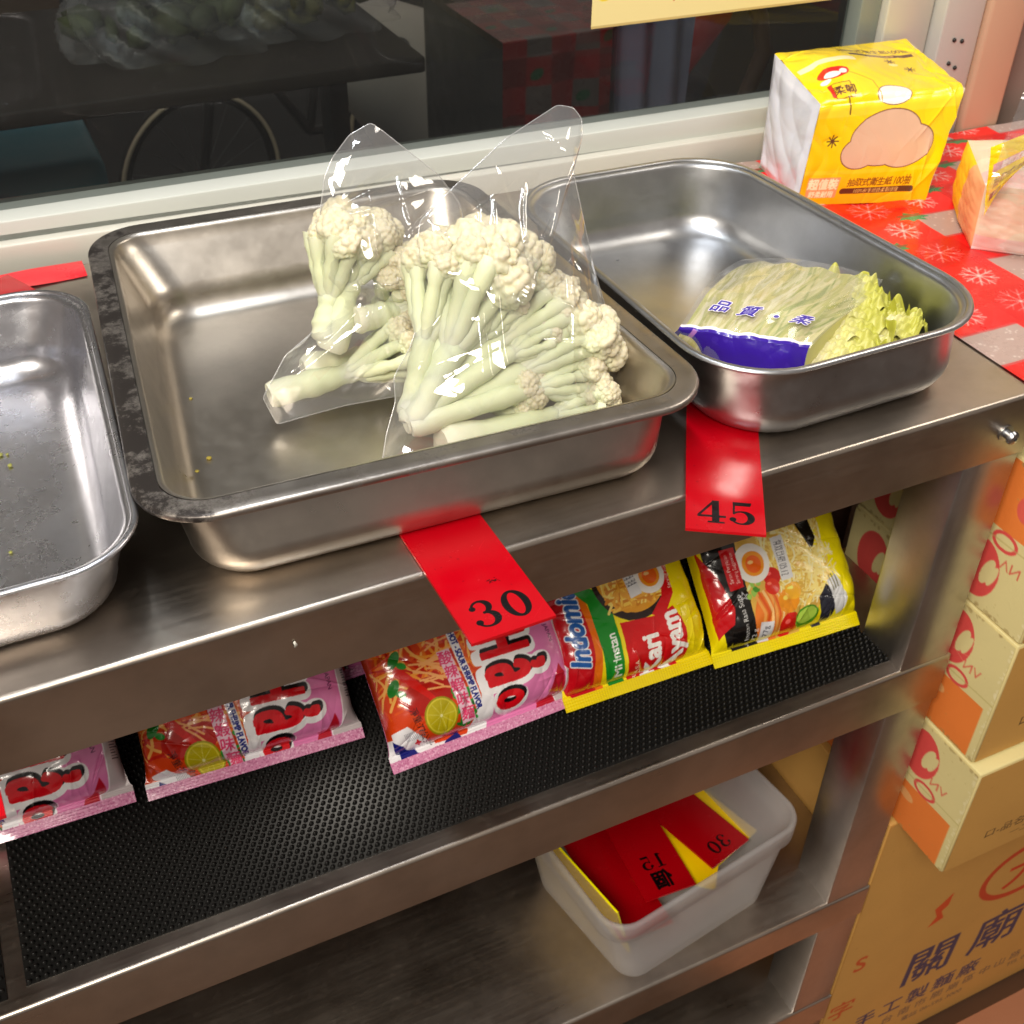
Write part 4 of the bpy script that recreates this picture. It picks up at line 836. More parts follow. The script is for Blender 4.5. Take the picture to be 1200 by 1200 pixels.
def black_canvas():
    W_, H_ = 16.3, 16.; cv = Cv(W_, H_, 23, (.97, .90, .04)); red = (.80, .06, .10)
    cv.poly([(2.2, 1.0), (5.2, 1.0), (5.6, 4), (5.2, 15), (1.6, 15)], (.07, .06, .06)); cv.poly([(1.4, 2.2), (3.0, 3.2), (3.3, 4.6), (2.6, 7.5), (1.2, 10)], red)
    cv.poly([(5.0, 1.0), (9.6, 1.0), (11.4, 4.0), (10.6, 8), (9.6, 14.8), (4.9, 14.8), (4.6, 4)], (.88, .70, .30))
    noodle_patch(cv, 6.6, 3.0, 12.2, 14.6, 330, [(.98, .90, .55), (.95, .82, .40), (.99, .95, .72), (.86, .70, .28)], .14, .34)
    cv.poly([(8.9, 15), (10.6, 15), (11.6, 8.4), (11.0, 7.4), (10.2, 9.5)], (.09, .07, .05)); cv.poly([(10.0, 14.9), (11.8, 14.9), (11.6, 10.2), (9.9, 10.4)], (.12, .45, .16)); cv.ell(12.3, 11.0, .8, 1.0, red); cv.ell(12.3, 11.0, .45, .6, (.95, .95, .97))
    noodle_patch(cv, 10.0, 3.4, 12.9, 7.8, 60, [(.98, .90, .55), (.99, .95, .72)], .13, .40)
    cv.poly([(11.0, 1.0), (12.0, 1.0), (12.3, 3.6), (11.4, 4.4), (10.7, 3.4)], (.14, .15, .20))
    cv.ell(6.2, 3.0, 1.5, 2.3, (.93, .50, .18))
    for k in range(5): cv.line([(5.3+k*.4, 1.5), (5.6+k*.36, 3.4), (5.1+k*.4, 5.2)], .24, [(.97, .66, .32), (.90, .36, .12), (.98, .78, .50)][k % 3])
    cv.line([(6.4, 5.6), (7.1, 4.6), (7.3, 3.0), (6.9, 1.6)], .45, (.97, .60, .25)); cv.line([(6.4, 5.6), (7.1, 4.6), (7.3, 3.0), (6.9, 1.6)], .13, (.99, .85, .6))
    for x, y, r, c_ in ((7.0, 6.2, .75, (.82, .10, .07)), (6.8, 5.4, .65, (.88, .18, .08)), (7.9, 3.9, .95, (.96, .60, .08)), (8.5, 4.6, .7, (.98, .72, .16)), (7.9, 1.9, .95, (.88, .12, .08))): cv.ell(x, y, r, r*1.05, c_); cv.ell(x-.2, y+.3, r*.3, r*.2, np.minimum(1, np.array(c_)+.3))
    cv.ell(9.5, 2.2, 1.1, .85, (.30, .56, .10), .25); cv.ell(9.5, 2.3, .9, .6, (.66, .80, .28), .25)
    for _ in range(20): cv.ell(rng.uniform(4.6, 5.9), rng.uniform(5.0, 7.4), rng.uniform(.15, .4), rng.uniform(.1, .25), [(.62, .80, .34), (.30, .60, .16), (.90, .92, .60)][rng.integers(3)], rng.uniform(0, 3))
    egg(cv, 5.7, 7.7, 1.55)
    cv.poly([(3.3, 5.9), (4.5, 6.0), (4.6, 9.4), (3.3, 9.4)], red); cv.text('Saran Penyajian', 3.7, 7.7, .32, (.98, .9, .85), 1.55, .02, .9); cv.text('Serving Suggestion', 4.2, 7.7, .30, (.98, .9, .85), 1.55, .02, .85)
    cv.poly([(7.8, 5.6), (8.8, 5.7), (8.7, 9.4), (7.7, 9.3)], (.90, .90, .90)); cv.text('有效日期 05.12', 8.25, 7.5, .42, (.3, .3, .33), -1.60, .02, .8)
    cv.poly([(5.0, 1.1), (6.2, 1.0), (6.3, 2.6), (5.2, 2.8)], (.88, .88, .90)); cv.text('77g', 5.7, 1.9, .45, (.2, .2, .25), 1.5, .03); cv.text('Mi Instan Rasa Soto', 3.9, 3.2, .42, (.93, .93, .93), 1.62, .02); cv.text('72 g', 4.7, 1.9, .42, (.93, .93, .93), 1.5, .02); cv.text('☆', 4.2, 5.3, .6, (.9, .9, .92))
    cv.poly([(11.6, 4.6), (12.5, 5.0), (13.4, 2.8), (13.2, 1.9), (12.5, 1.6), (12.1, 2.2)], (.86, .87, .88))
    for k in range(3): cv.line([(11.85+k*.24, 5.0+.1*k), (12.1+k*.25, 3.7+.1*k)], .08, (.35, .33, .05))
    for y0, y1 in ((0, 1.0), (H_-1.0, H_)):
        cv.rect(0, y0, W_, y1, (.95, .88, .05))
        for k in range(63): cv.rect(k*.26, y0, k*.26+.05, y1, (.88, .80, .04))
    return cv
o = packet_mesh('noodle_packet', yellow_canvas(), .130, .160, .028, 11, (.9, .8, .1)).build('noodle_packet', M['print_']); place_packet(o, -.209, .073, R_(-1), .160)
tag(o, 'yellow noodle packet with green stripe and white Kari Ayam lettering on red', 'noodle packet', grp_n)
o = packet_mesh('noodle_packet', black_canvas(), .138, .160, .028, 13, (.9, .8, .1)).build('noodle_packet', M['print_']); place_packet(o, -.068, .062, R_(-3), .160, R_(44))
tag(o, 'yellow and black noodle packet showing egg, tomatoes and a fork beside the rack leg', 'noodle packet', grp_n)

# ------------------------------------------------------------------ plastic box on the third shelf with spare price cards
bx = thing('plastic_box', 'open milky plastic box of price cards on the third shelf', 'box', (-.145, .10, -.6102))
Qr = [(-.262, -.008), (-.030, .026), (-.056, .2050), (-.285, .165)]; Qb = [(-.230, .008), (-.050, .034), (-.072, .190), (-.262, .158)]
lc = np.array([-.145, .10]); Qr = [np.array(q)-lc for q in Qr]; Qb = [np.array(q)-lc for q in Qb]
def rg(Q, r, z): p = rquad(Q, r, 8, 6); return np.concatenate([p, np.full((len(p), 1), z)], 1)
Hb = .130; rs = []
mixq = lambda f: [a*(1-f)+b_*f for a, b_ in zip(Qb, Qr)]
rs.append(rg(offs(Qb, .03), .005, .0012)); rs.append(rg(offs(Qb, .006), .018, .0012)); rs.append(rg(offs(Qb, .0015), .022, .003)); rs.append(rg(Qb, .024, .008))
for k in range(1, 7): rs.append(rg(offs(mixq(k/7), 0.0045*k/7), .024, .008+(Hb-.03-.008)*k/6))
rs += [rg(offs(Qr, .0035), .026, Hb-.026), rg(offs(Qr, .0005), .028, Hb-.024), rg(offs(Qr, .0), .028, Hb-.004), rg(offs(Qr, .0008), .028, Hb-.001), rg(offs(Qr, .003), .026, Hb), rg(offs(Qr, .0055), .024, Hb-.002)]
for k in range(6, -1, -1): rs.append(rg(offs(mixq(k/7), .002+.0045*k/7), .022, .0095+(Hb-.03-.008)*k/6))
rs.append(rg(offs(Qb, .008), .016, .0035)); rs.append(rg(offs(Qb, .04), .004, .0030))
G = np.array(rs); G = np.concatenate([np.tile(G[0].mean(0), (1, G.shape[1], 1)), G, np.tile(G[-1].mean(0), (1, G.shape[1], 1))])
mb = MB(); mb.grid(G, wrap=True); mb.build('tub', M['pp'], bx)
zb = -.6102
def box_card(A, B, w_, txt, label, col=(.80, .02, .06), cjk=None): o = price_card('price_card', A, B, w_, txt, label, col=col, cjk=cjk); o['group'] = 'spare price cards in the plastic box'; return o
Y_ = (.98, .82, .02)
def tilt_card(c, d, n, L_, w_, txt, label, col=(.66, .0, .05), cjk=None, mtx=None):
    """card at centre c, long axis d (towards the figures), short axis n"""
    c, d, n = (np.array(v, float) for v in (c, d, n)); d /= np.linalg.norm(d); n -= d*(n@d); n /= np.linalg.norm(n); up = np.cross(n, -d); up = up if up[2] > 0 else -up
    cv = Cv(w_*100, L_*100, 32, col); h = 1.6; ink = (.05, .02, .03)
    dy = 3.0 if cjk else .8
    if txt: cv.digit(txt[0], w_*50-h*.75, dy, h, ink, col); cv.digit(txt[1], w_*50+h*.1, dy, h, ink, col)
    if cjk: cv.text(cjk, w_*50, 1.7, 1.5, ink, 0, .05)
    U, V = cv.uv(); P = c+(U-.5)[..., None]*w_*n+(.5-V)[..., None]*L_*d; mb = MB(); mb.grid(P, cv.out().reshape(-1, 3), True)
    c4 = [P[0, 0], P[0, -1], P[-1, -1], P[-1, 0]]; lo = [q-up*.002 for q in c4]
    for i in range(4): mb.add([c4[i], c4[(i+1) % 4], lo[(i+1) % 4], lo[i]], [(0, 1, 2, 3)], np.clip(np.array(col)*1.15, 0, 1))
    mb.add(lo, [(3, 2, 1, 0)], col); o = mb.build('price_card', M['card'], smooth=False); tag(o, label, 'price card', 'spare price cards in the plastic box'); return o
# (positions inside the tub, leaning against its walls)
tilt_card((-.2385, .088, zb+.062), (.20, -1, .0), (-.27, .04, 1), .118, .092, '', 'yellow card standing along the left wall of the plastic box', Y_)
tilt_card((-.203, .096, zb+.052), (.05, -1, -.10), (1, .05, -.25), .135, .062, '', 'plain dark red card lying left in the plastic box')
tilt_card((-.162, .112, zb+.064), (-.05, -1, .0), (-1, .05, .03), .130, .055, '15', 'red card reading 15 upside down in the middle of the plastic box', cjk='個')
tilt_card((-.103, .122, zb+.060), (.28, -1, .02), (-1, -.28, .06), .125, .056, '30', 'red card leaning right in the plastic box with its figures by the front wall')
tilt_card((-.135, .082, zb+.054), (.75, -.6, .0), (.6, .75, .0), .080, .050, '', 'yellow card lying crossways under the red cards in the plastic box', Y_)
tilt_card((-.094, .126, zb+.050), (.33, -1, .0), (-1, -.33, .02), .120, .074, '', 'yellow card under the right red card in the plastic box', Y_)

# ------------------------------------------------------------------ cauliflower
def curd_ball(mb, c, r, axis, seed, ncl=11, col=(.88, .84, .74)):
    """a dome of knobbly sub-clusters around c, opening along axis"""
    rr = np.random.default_rng(seed); axis = np.array(axis, float); axis /= np.linalg.norm(axis); c = np.array(c, float)
    bm = bmesh.new(); bmesh.ops.create_icosphere(bm, subdivisions=5, radius=1); bm.verts.ensure_lookup_table(); bm.verts.index_update()
    S = np.array([v.co[:] for v in bm.verts]); F = np.array([[v.index for v in f.verts] for f in bm.faces]); bm.free()
    gold = (1+5**.5)/2
    u = np.cross(axis, (0, 0, 1.)); u = u if np.linalg.norm(u) > .1 else np.cross(axis, (1., 0, 0)); u /= np.linalg.norm(u); v = np.cross(axis, u)
    for k in range(ncl):
        ct = 1-(k+.5)/ncl*1.15; st = math.sqrt(max(0, 1-ct*ct)); ph = 2*math.pi*k/gold+seed
        d = axis*ct+st*(math.cos(ph)*u+math.sin(ph)*v); cr_ = r*rr.uniform(.40, .56); cc = c+d*(r*rr.uniform(.56, .72))
        n = 105; j = np.arange(n)+.5; z = 1-2*j/n; s_ = np.sqrt(1-z*z); q = 2*np.pi*j/gold+rr.uniform(0, 6)
        B = np.stack([s_*np.cos(q), s_*np.sin(q), z], 1)+rr.normal(0, .09, (n, 3)); B /= np.linalg.norm(B, axis=1)[:, None]
        bs = rr.uniform(.15, .25, n); D = np.linalg.norm(S[:, None]-B[None], axis=2); h = (np.sqrt(np.clip(bs**2-D**2, 0, 1))).max(1)
        n2 = 500; j = np.arange(n2)+.5; z = 1-2*j/n2; s_ = np.sqrt(1-z*z); q = 2*np.pi*j/gold+1; B2 = np.stack([s_*np.cos(q), s_*np.sin(q), z], 1)+rr.normal(0, .02, (n2, 3))
        h2 = np.zeros(len(S))
        for a0 in range(0, len(S), 2600): D2 = np.linalg.norm(S[a0:a0+2600, None]-B2[None], axis=2).min(1); h2[a0:a0+2600] = np.sqrt(np.clip(.085**2-D2**2, 0, 1))
        lump = .10*np.sin(S@rr.normal(0, 2.5, 3)+rr.uniform(0, 6))
        P = cc+S*(cr_*(.86+.62*h+.30*h2+lump))[:, None]
        t = np.clip((h+h2*.8-.05)/.25, 0, 1)[:, None]; under = np.clip(-(S@axis)*1.3-.1, 0, 1)[:, None]
        warm = np.array(col)*(1-.07*rr.uniform(0, 1)); C = np.array([.84, .80, .66])*(1-t)+warm*t; C = C*(1-under)+np.array([.84, .85, .70])*under
        mb.add(P, F, C)
def bez(P, n=16):
    P = np.array(P, float); t = np.linspace(0, 1, n)[:, None]
    if len(P) == 2: return P[0]*(1-t)+P[1]*t
    if len(P) == 3: return P[0]*(1-t)**2+2*P[1]*t*(1-t)+P[2]*t**2
    return P[0]*(1-t)**3+3*P[1]*t*(1-t)**2+3*P[2]*t*t*(1-t)+P[3]*t**3
sc0, sc1 = np.array([.89, .88, .79]), np.array([.83, .85, .69])
def stem(mb, P, r0, r1, n=18, sq=1.0):
    B = bez(P, n); t = np.linspace(0, 1, n); rad = r0*(1-t)+r1*t+.0007*np.sin(t*11+r0*900)+.0004*np.sin(t*27+r1*5000); rad[0] *= .78
    C = sc0+(sc1-sc0)*(np.sin(t*math.pi*.85)**1)[:, None]; mb.tube(B, rad, 14, C)
def floret(parent, base, heads, r_base, seed, fork=.35):
    """base point; heads: list of (centre, radius); each main stem splits into a fan of branchlets under its head"""
    ms, mc = MB(), MB(); base = np.array(base, float)
    for k, (c, r) in enumerate(heads):
        rr = np.random.default_rng(seed+k); c = np.array(c, float); ax = c-base; L_ = np.linalg.norm(ax); ax /= L_
        side = np.array([0, 0, .12*L_*(1 if k % 2 else -.5)])+rr.normal(0, .004, 3); b0 = base+rr.normal(0, .0025, 3)
        fk = c-ax*min(L_*.55, r*1.75)+side*.25
        stem(ms, [b0, b0+ax*L_*fork*.6+side*.3, fk-ax*.12*L_+side*.2, fk+ax*r*.3], r_base*rr.uniform(.85, 1.15), max(.0055, r*.30), 20)
        u = np.cross(ax, (0, .2, 1.)); u /= np.linalg.norm(u); v = np.cross(ax, u); d_end = c-ax*r*.15+side*0
        for j in range(9):
            q = 2*math.pi*j/9+seed+rr.uniform(-.2, .2); w_ = u*math.cos(q)+v*math.sin(q); e_ = c+ax*r*rr.uniform(-.15, .2)+w_*r*rr.uniform(.55, .85)
            stem(ms, [fk-ax*r*rr.uniform(.1, .5)+w_*r*.06, fk+ax*r*.45+w_*r*.22, e_-ax*r*.55, e_], max(.0034, r*rr.uniform(.15, .20)), r*rr.uniform(.20, .27), 12)
        curd_ball(mc, c, r, ax, seed*7+k, ncl=max(9, int(r/.0020)))
    ms.build('stem', M['curd'], parent); mc.build('curd', M['curd'], parent)
gl = 'cauliflower pieces in the two clear bags'
def cauli(label, base, heads, r, seed, **k):
    t = thing('cauliflower_piece', label, 'cauliflower', (0, 0, 0), 0, gl); floret(t, base, heads, r, seed, **k); return t
# right bag
cauli('largest branched cauliflower piece with cream heads fanning out in the right bag', (-.386, .108, .030),
      [((-.3165, .146, .104), .0300), ((-.2910, .150, .098), .0250), ((-.3430, .156, .105), .0240), ((-.2735, .134, .075), .0225), ((-.2555, .118, .053), .0250), ((-.2620, .106, .031), .0190), ((-.3050, .136, .082), .0150), ((-.2840, .122, .060), .0150), ((-.3290, .142, .092), .0160)], .0080, 3)
cauli('pale thick cauliflower stem lying along the front of the right bag', (-.374, .094, .0165), [((-.258, .096, .0195), .0165)], .0150, 21, fork=.5)
cauli('small cauliflower floret seen from below inside the right bag', (-.350, .128, .022), [((-.306, .116, .027), .0200)], .0090, 33)
# left bag
cauli('upright cauliflower floret with green veined stem at the back of the left bag', (-.414, .190, .050), [((-.388, .211, .108), .0240), ((-.368, .211, .106), .0200)], .0110, 41)
cauli('round cauliflower head seen from its knobbly top in the left bag', (-.362, .225, .040), [((-.3535, .202, .0830), .0210)], .0100, 52)
cauli('long cream cauliflower stem pointing down to the left corner of the left bag', (-.4560, .179, .0215), [((-.3620, .176, .041), .0230)], .0105, 63, fork=.5)
cauli('pale green cauliflower stalk lying across the middle of the left bag', (-.392, .186, .066), [((-.325, .194, .058), .0220)], .0115, 74, fork=.5)
cauli('cauliflower piece at the bottom of the left bag under the long stem', (-.425, .200, .024), [((-.345, .205, .032), .0240)], .0140, 85, fork=.5)

def bag(name, label, outline, ctr, nrm, T, seed, tfun):
    """two film sheets joined along a closed outline, filled out by what is inside"""
    O = np.array(outline, float); n = 460; seg = np.linalg.norm(np.roll(O, -1, 0)-O, axis=1); cs = np.concatenate([[0], np.cumsum(seg)]); OC = np.concatenate([O, O[:1]])
    s = np.linspace(0, cs[-1], n, endpoint=False); P0 = np.stack([np.interp(s, cs, OC[:, k]) for k in range(3)], 1)
    ker = np.array([.25, .5, .25])
    for _ in range(3): P0 = .25*np.roll(P0, 1, 0)+.5*P0+.25*np.roll(P0, -1, 0)
    nrm = np.array(nrm, float); nrm /= np.linalg.norm(nrm); ctr = np.array(ctr, float); m_ = 120; f = np.linspace(0, 1, m_)**.8
    P = ctr+(P0[None]-ctr)*(1-f)[:, None, None]
    X = P[..., 0]; Z = P[..., 2]; r = np.random.default_rng(seed); mb = MB()
    for sgn in (1, -1):
        prof = (1-(1-f)**1.7)[:, None]**.85; th_ = T*tfun(X, Z)*prof
        fold = np.zeros(X.shape)
        for k in range(16):
            a = r.uniform(0, np.pi); fr = r.uniform(14, 75); ph = r.uniform(0, 6); w_ = X*math.cos(a)+Z*math.sin(a)+.006*np.sin(Z*r.uniform(20, 70)+ph)+.005*np.sin(X*r.uniform(20, 60)+ph)
            tri = np.abs(((w_*fr/3.1+ph) % 1)-.5)*2; fold += r.uniform(.3, 1)*(tri**1.6)*(18/fr)
        fold = (fold/fold.max()-.4)*.016
        for k in range(26):
            a = r.normal(.35, .6) if k % 3 else r.uniform(0, np.pi); cx_, cz_ = r.uniform(X.min(), X.max()), r.uniform(Z.min(), Z.max()); ln = r.uniform(.02, .07)
            al = (X-cx_)*math.sin(a)+(Z-cz_)*math.cos(a); ac = (X-cx_)*math.cos(a)-(Z-cz_)*math.sin(a)+.10*al*al/ln*r.uniform(-8, 8)*.1
            fold += r.choice([-1, 1])*r.uniform(.0016, .0052)*np.exp(-np.abs(ac)/r.uniform(.0012, .0032))*np.clip(1-(al/ln)**2, 0, 1)
        edge = np.clip(f*6, 0, 1)[:, None]
        Q = P+nrm*(sgn*(th_+.0008)+fold*edge*(.9 if sgn > 0 else .5))[..., None]
        Q[..., 2] = np.maximum(Q[..., 2], .0022); 
        mb.grid(Q, (.9, .9, .9), wrap=True, flip=sgn < 0)
    ob = mb.build(name, M['film']); tag(ob, label, 'plastic bag', 'clear bags of cauliflower')
    mb = MB(); Ps = P0.copy(); Ps[:, 2] = np.maximum(Ps[:, 2], .0025); mb.tube(Ps, .00035, 5, (.9, .9, .92), closed=True); mb.build('welded_seam', M['seam'], ob); return ob
bag2 = [(-.242, .1953, .1823), (-.231, .1938, .1797), (-.2261, .1899, .1726), (-.2286, .1841, .162), (-.2391, .175, .1454), (-.2368, .1434, .088), (-.2337, .1316, .0665), (-.2310, .1196, .0446), (-.2320, .110, .0273), (-.2400, .0985, .0064), (-.2550, .0850, .0050), (-.3122, .0780, .0050), (-.363, .0800, .0050), (-.4092, .0987, .0068), (-.401, .1084, .0243), (-.3907, .1172, .0404), (-.3883, .1247, .054), (-.3741, .132, .0672), (-.359, .1436, .0883), (-.3575, .1543, .1078), (-.3553, .1616, .121), (-.3496, .1685, .1337), (-.3244, .1761, .1474), (-.2821, .1878, .1688)]
bag1 = [(-.3571, .2314, .1755), (-.3509, .2297, .1706), (-.3363, .225, .1571), (-.3169, .2188, .1394), (-.3049, .212, .1201), (-.3016, .2024, .0927), (-.3091, .1867, .0476), (-.3228, .1751, .0144), (-.346, .1717, .0048), (-.372, .1724, .0069), (-.4069, .1743, .0080), (-.4369, .1741, .0070), (-.4554, .174, .0060), (-.4612, .1795, .0252), (-.4411, .187, .0485), (-.4221, .1904, .0582), (-.4037, .1946, .0703), (-.3989, .1967, .0761), (-.4009, .1995, .0843), (-.4086, .2027, .0934), (-.4081, .2065, .1042), (-.3992, .2164, .1326), (-.3935, .222, .1485), (-.3862, .2256, .1589), (-.3725, .2296, .1704)]
sm = lambda x, a, b_: np.clip((x-a)/(b_-a), 0, 1)
bag('plastic_bag', 'taller clear plastic bag of cauliflower at the right of the tray', bag2, (-.305, .128, .065), (-.25, -.85, .48), .034, 5, lambda X, Z: .16+.84*sm(Z, .150, .112)*sm(Z, -.02, .03))
bag('plastic_bag', 'shorter clear plastic bag of cauliflower behind at the left', bag1, (-.365, .196, .070), (-.25, -.90, .35), .030, 9, lambda X, Z: .16+.84*sm(Z, .150, .112)*sm(Z, -.02, .03))

# ------------------------------------------------------------------ napa cabbage in its printed bag
nc = thing('napa_cabbage', 'cut napa cabbage with yellow green frilly leaf ends poking out of the printed bag', 'cabbage', (0, 0, 0))
leafc = [(.90, .88, .62), (.86, .86, .50), (.74, .80, .34), (.62, .74, .24), (.86, .84, .38)]
def leaf(mb, base, tip, w_, lift, seed, frill=.008, curl=.0, green=1.):
    r = np.random.default_rng(seed); base = np.array(base, float); tip = np.array(tip, float); U, V = np.meshgrid(np.linspace(-1, 1, 110), np.linspace(0, 1, 130))
    d = tip-base; L_ = np.linalg.norm(d); d /= L_; s = np.cross(d, (0, 0, 1)); s /= np.linalg.norm(s); up = np.cross(s, d)
    wd = w_*(.45+.75*V**.8)*np.sqrt(np.clip(1-(V*.98)**9, 0, 1))
    ph = r.uniform(0, 6); fr = (np.abs(U)**2.2*V**1.2)+.5*V**8; ruf = frill*fr*(np.sin(V*23+ph+U*4)+.45*np.sin(V*47+ph*2+U*6)+.5*np.sin(U*11+ph+V*9)); cr = .0018*np.sin(U*22+V*9+ph)*np.sin(V*40+U*6)*(.3+V)
    P = base+d*(V*L_)[..., None]+s*(U*wd)[..., None]+up*(lift*np.sin(V*np.pi*.8)+curl*V**3-.35*w_*U*U*.6+ruf+cr+.0035*np.exp(-(U/.18)**2)*(1-V*.8))[..., None]
    P[..., 2] = np.maximum(P[..., 2], .003+.0*V)
    rib = np.exp(-(U/(.34*(1-V*.75)+.05))**2); vein = (np.abs(np.sin((np.abs(U)*2.2-V*2.4)*7.5)) < .16)*(1-V*.3)
    t = np.clip(V*1.25-.1, 0, 1)*(1-rib)*green; C = np.array([.86, .83, .66])[None, None]*(1-t[..., None])+np.array([.74, .73, .34])*t[..., None]
    tt = np.clip((V-.62)*2.2+np.abs(U)*.25, 0, 1)[..., None]*.75*green; C = C*(1-tt)+np.array([.70, .70, .22])*tt; C = C*(1-.35*vein[..., None]*(1-rib[..., None]))+np.array([.84, .83, .56])*(.35*vein[..., None]*(1-rib[..., None]))
    mb.grid(P, C.reshape(-1, 3))

CG = np.array([[(-.178, .129, .026), (-.161, .076, .024), (-.126, .051, .026)], [(-.182, .114, .044), (-.159, .077, .050), (-.123, .055, .047)],
               [(-.146, .139, .056), (-.120, .097, .060), (-.074, .081, .048)], [(-.075, .190, .042), (-.052, .146, .054), (-.004, .125, .040)]])
def cab_surf(U, V, off=0.):
    """smooth surface through the control points; U along the near edge, V away from it"""
    tv = np.array([0, .20, .55, 1.]); tu = np.array([0, .5, 1.])
    def lag(t, K): return [np.prod([(t-K[m])/(K[j]-K[m]) for m in range(len(K)) if m != j], 0) for j in range(len(K))]
    def pw(t, K):
        W = []
        for j in range(len(K)):
            y = np.zeros(len(K)); y[j] = 1; q = np.interp(t, K, y); W.append(q)
        return W
    A, B = pw(V, tv), lag(U, tu); A2 = lag(V, tv); P = 0
    for i in range(4):
        for j in range(3): P = P+((.5*A[i]+.5*A2[i])*B[j])[..., None]*CG[i, j]
    n = np.array([-.05, -.35, .93]); w_ = .0014*np.abs(np.sin(U*11+V*4+np.sin(V*5)))+.0008*np.abs(np.sin(V*9-U*7+1))
    e_ = np.clip(np.minimum(np.minimum(U, 1-U), np.minimum(V, 1-V))*9, 0, 1)
    return P+n*((w_*e_)+off)[..., None]
# wrapped body of leaves under the film
cv = Cv(9.5, 11.5, 28, (.76, .73, .52))
for _ in range(420):
    x, y = rng.uniform(-1, 9.5), rng.uniform(0, 11.5); fx = np.clip(x/9.5, 0, 1); pal = [(.84, .80, .68), (.80, .77, .60), (.72, .68, .40), (.62, .62, .28), (.86, .83, .68)] if fx < .5 else [(.70, .69, .34), (.60, .62, .26), (.80, .77, .52), (.50, .56, .20), (.84, .80, .60)]
    l = rng.uniform(2.0, 6.5); a = rng.normal(1.50, .10)-.35*fx; cv.line([(x, y), (x+l*.5*math.cos(a)+rng.normal(0, .1), y+l*.5*math.sin(a)), (x+l*math.cos(a+.2), y+l*math.sin(a+.2))], rng.uniform(.05, .34), pal[rng.integers(5)], .55)
cv.poly([(6.9, 0), (9.5, 0), (9.5, 5), (8.4, 3.5)], (.90, .84, .62), .7)
U, V = cv.uv(); P = cab_surf(U, V, -.0028)+np.array([0, 0, 1.])*(.0010*np.sin(U*27+V*6+np.sin(V*5)*1.5))[..., None]
mb = MB(); mb.grid(P, cv.out().reshape(-1, 3), True)
# closed underside of the wrapped head
ed = np.concatenate([P[0, ::6], P[::6, -1], P[-1, ::-6], P[::-6, 0]]); lo = ed.copy(); lo[:, 2] = .004; lo[:, :2] = lo[:, :2]*.90+ed[:, :2].mean(0)*.10
md = (ed*.55+lo*.45); md[:, :2] = ed[:, :2]*1.0
mb.grid(np.array([ed, md, lo]), (.86, .84, .56), wrap=True); mb.build('leaf_body', M['leaf'], nc)
for k, (b0, t0, w_, lf, g) in enumerate([((-.110, .108, .030), (-.008, .122, .040), .030, .006, .9), ((-.115, .095, .026), (-.018, .108, .034), .034, .008, 1.), ((-.120, .085, .022), (-.032, .094, .030), .034, .008, 1.), ((-.125, .075, .020), (-.046, .082, .024), .032, .008, 1.), ((-.130, .068, .016), (-.062, .070, .016), .028, .010, 1.),
                                    ((-.150, .066, .014), (-.085, .060, .012), .022, .006, 1.), ((-.080, .100, .02), (-.006, .094, .028), .022, .006, 1.0), ((-.075, .085, .020), (.000, .078, .030), .022, .008, .9), ((-.080, .078, .014), (-.012, .066, .020), .020, .010, 1.0)]):
    mb = MB(); leaf(mb, b0, t0, w_, lf, 100+k, .0065, 0., g); mb.build('leaf', M['leaf'], nc)
def masked(name, cvx, P, keep, m, parent):
    mb = MB(); mb.grid(P, cvx.out().reshape(-1, 3), True); F = mb.F4[0]; k = keep.ravel(); mb.F4[0] = F[k[F].all(1)]; return mb.build(name, m, parent)
cb = thing('cabbage_bag', 'clear printed bag with violet band and Chinese characters around the cabbage', 'plastic bag', (0, 0, 0))
U, V = np.meshgrid(np.linspace(-.03, 1.04, 90), np.linspace(-.02, 1.03, 90)); mb = MB(); mb.grid(cab_surf(U, V, .0012), (.9, .9, .9)); mb.build('clear_film', M['film2'], cb)
cv = Cv(10.5, 3.2, 34, (.21, .10, .58)); cv.speck(12, (0, 0, 10.5, 2.6), (.30, .20, .66), .1, .5, .35); cv.rect(0, 2.95, 10.5, 3.2, (.95, .93, .95)); cv.poly([(.9, .4), (1.2, 2.9), (1.6, 2.7), (1.3, .6)], (.80, .55, .80), .8)
U, V = cv.uv(); P = cab_surf(U*1.06-.03, V*.27-.03, .0020)+np.array([0, 0, 1.])*(.0012*np.abs(np.sin(U*21+V*3))*np.abs(np.sin(V*4)))[..., None]
mb = MB(); mb.grid(P, cv.out().reshape(-1, 3), True); mb.build('printed_band', M['print_'], cb)
cv = Cv(9.2, 2.4, 60, (1, 0, 1))
for ch, x in (('品', 1.3), ('質', 3.7), ('・', 5.9), ('柔', 8.0)):
    cv.text(ch, x, 1.2, 1.0, (.95, .94, .95), 0, .10, 1.15, .15); 
for ch, x in (('品', 1.3), ('質', 3.7), ('・', 5.9), ('柔', 8.0)): cv.text(ch, x, 1.2, 1.0, (.22, .14, .60), 0, .035, 1.15, .15)
U, V = cv.uv(); I = cv.out(); keep = ~((I[..., 0] > .8) & (I[..., 1] < .12)); masked('lettering', cv, cab_surf(.06+U*.86, .335+V*.16, .0026), keep, M['plain'], cb)

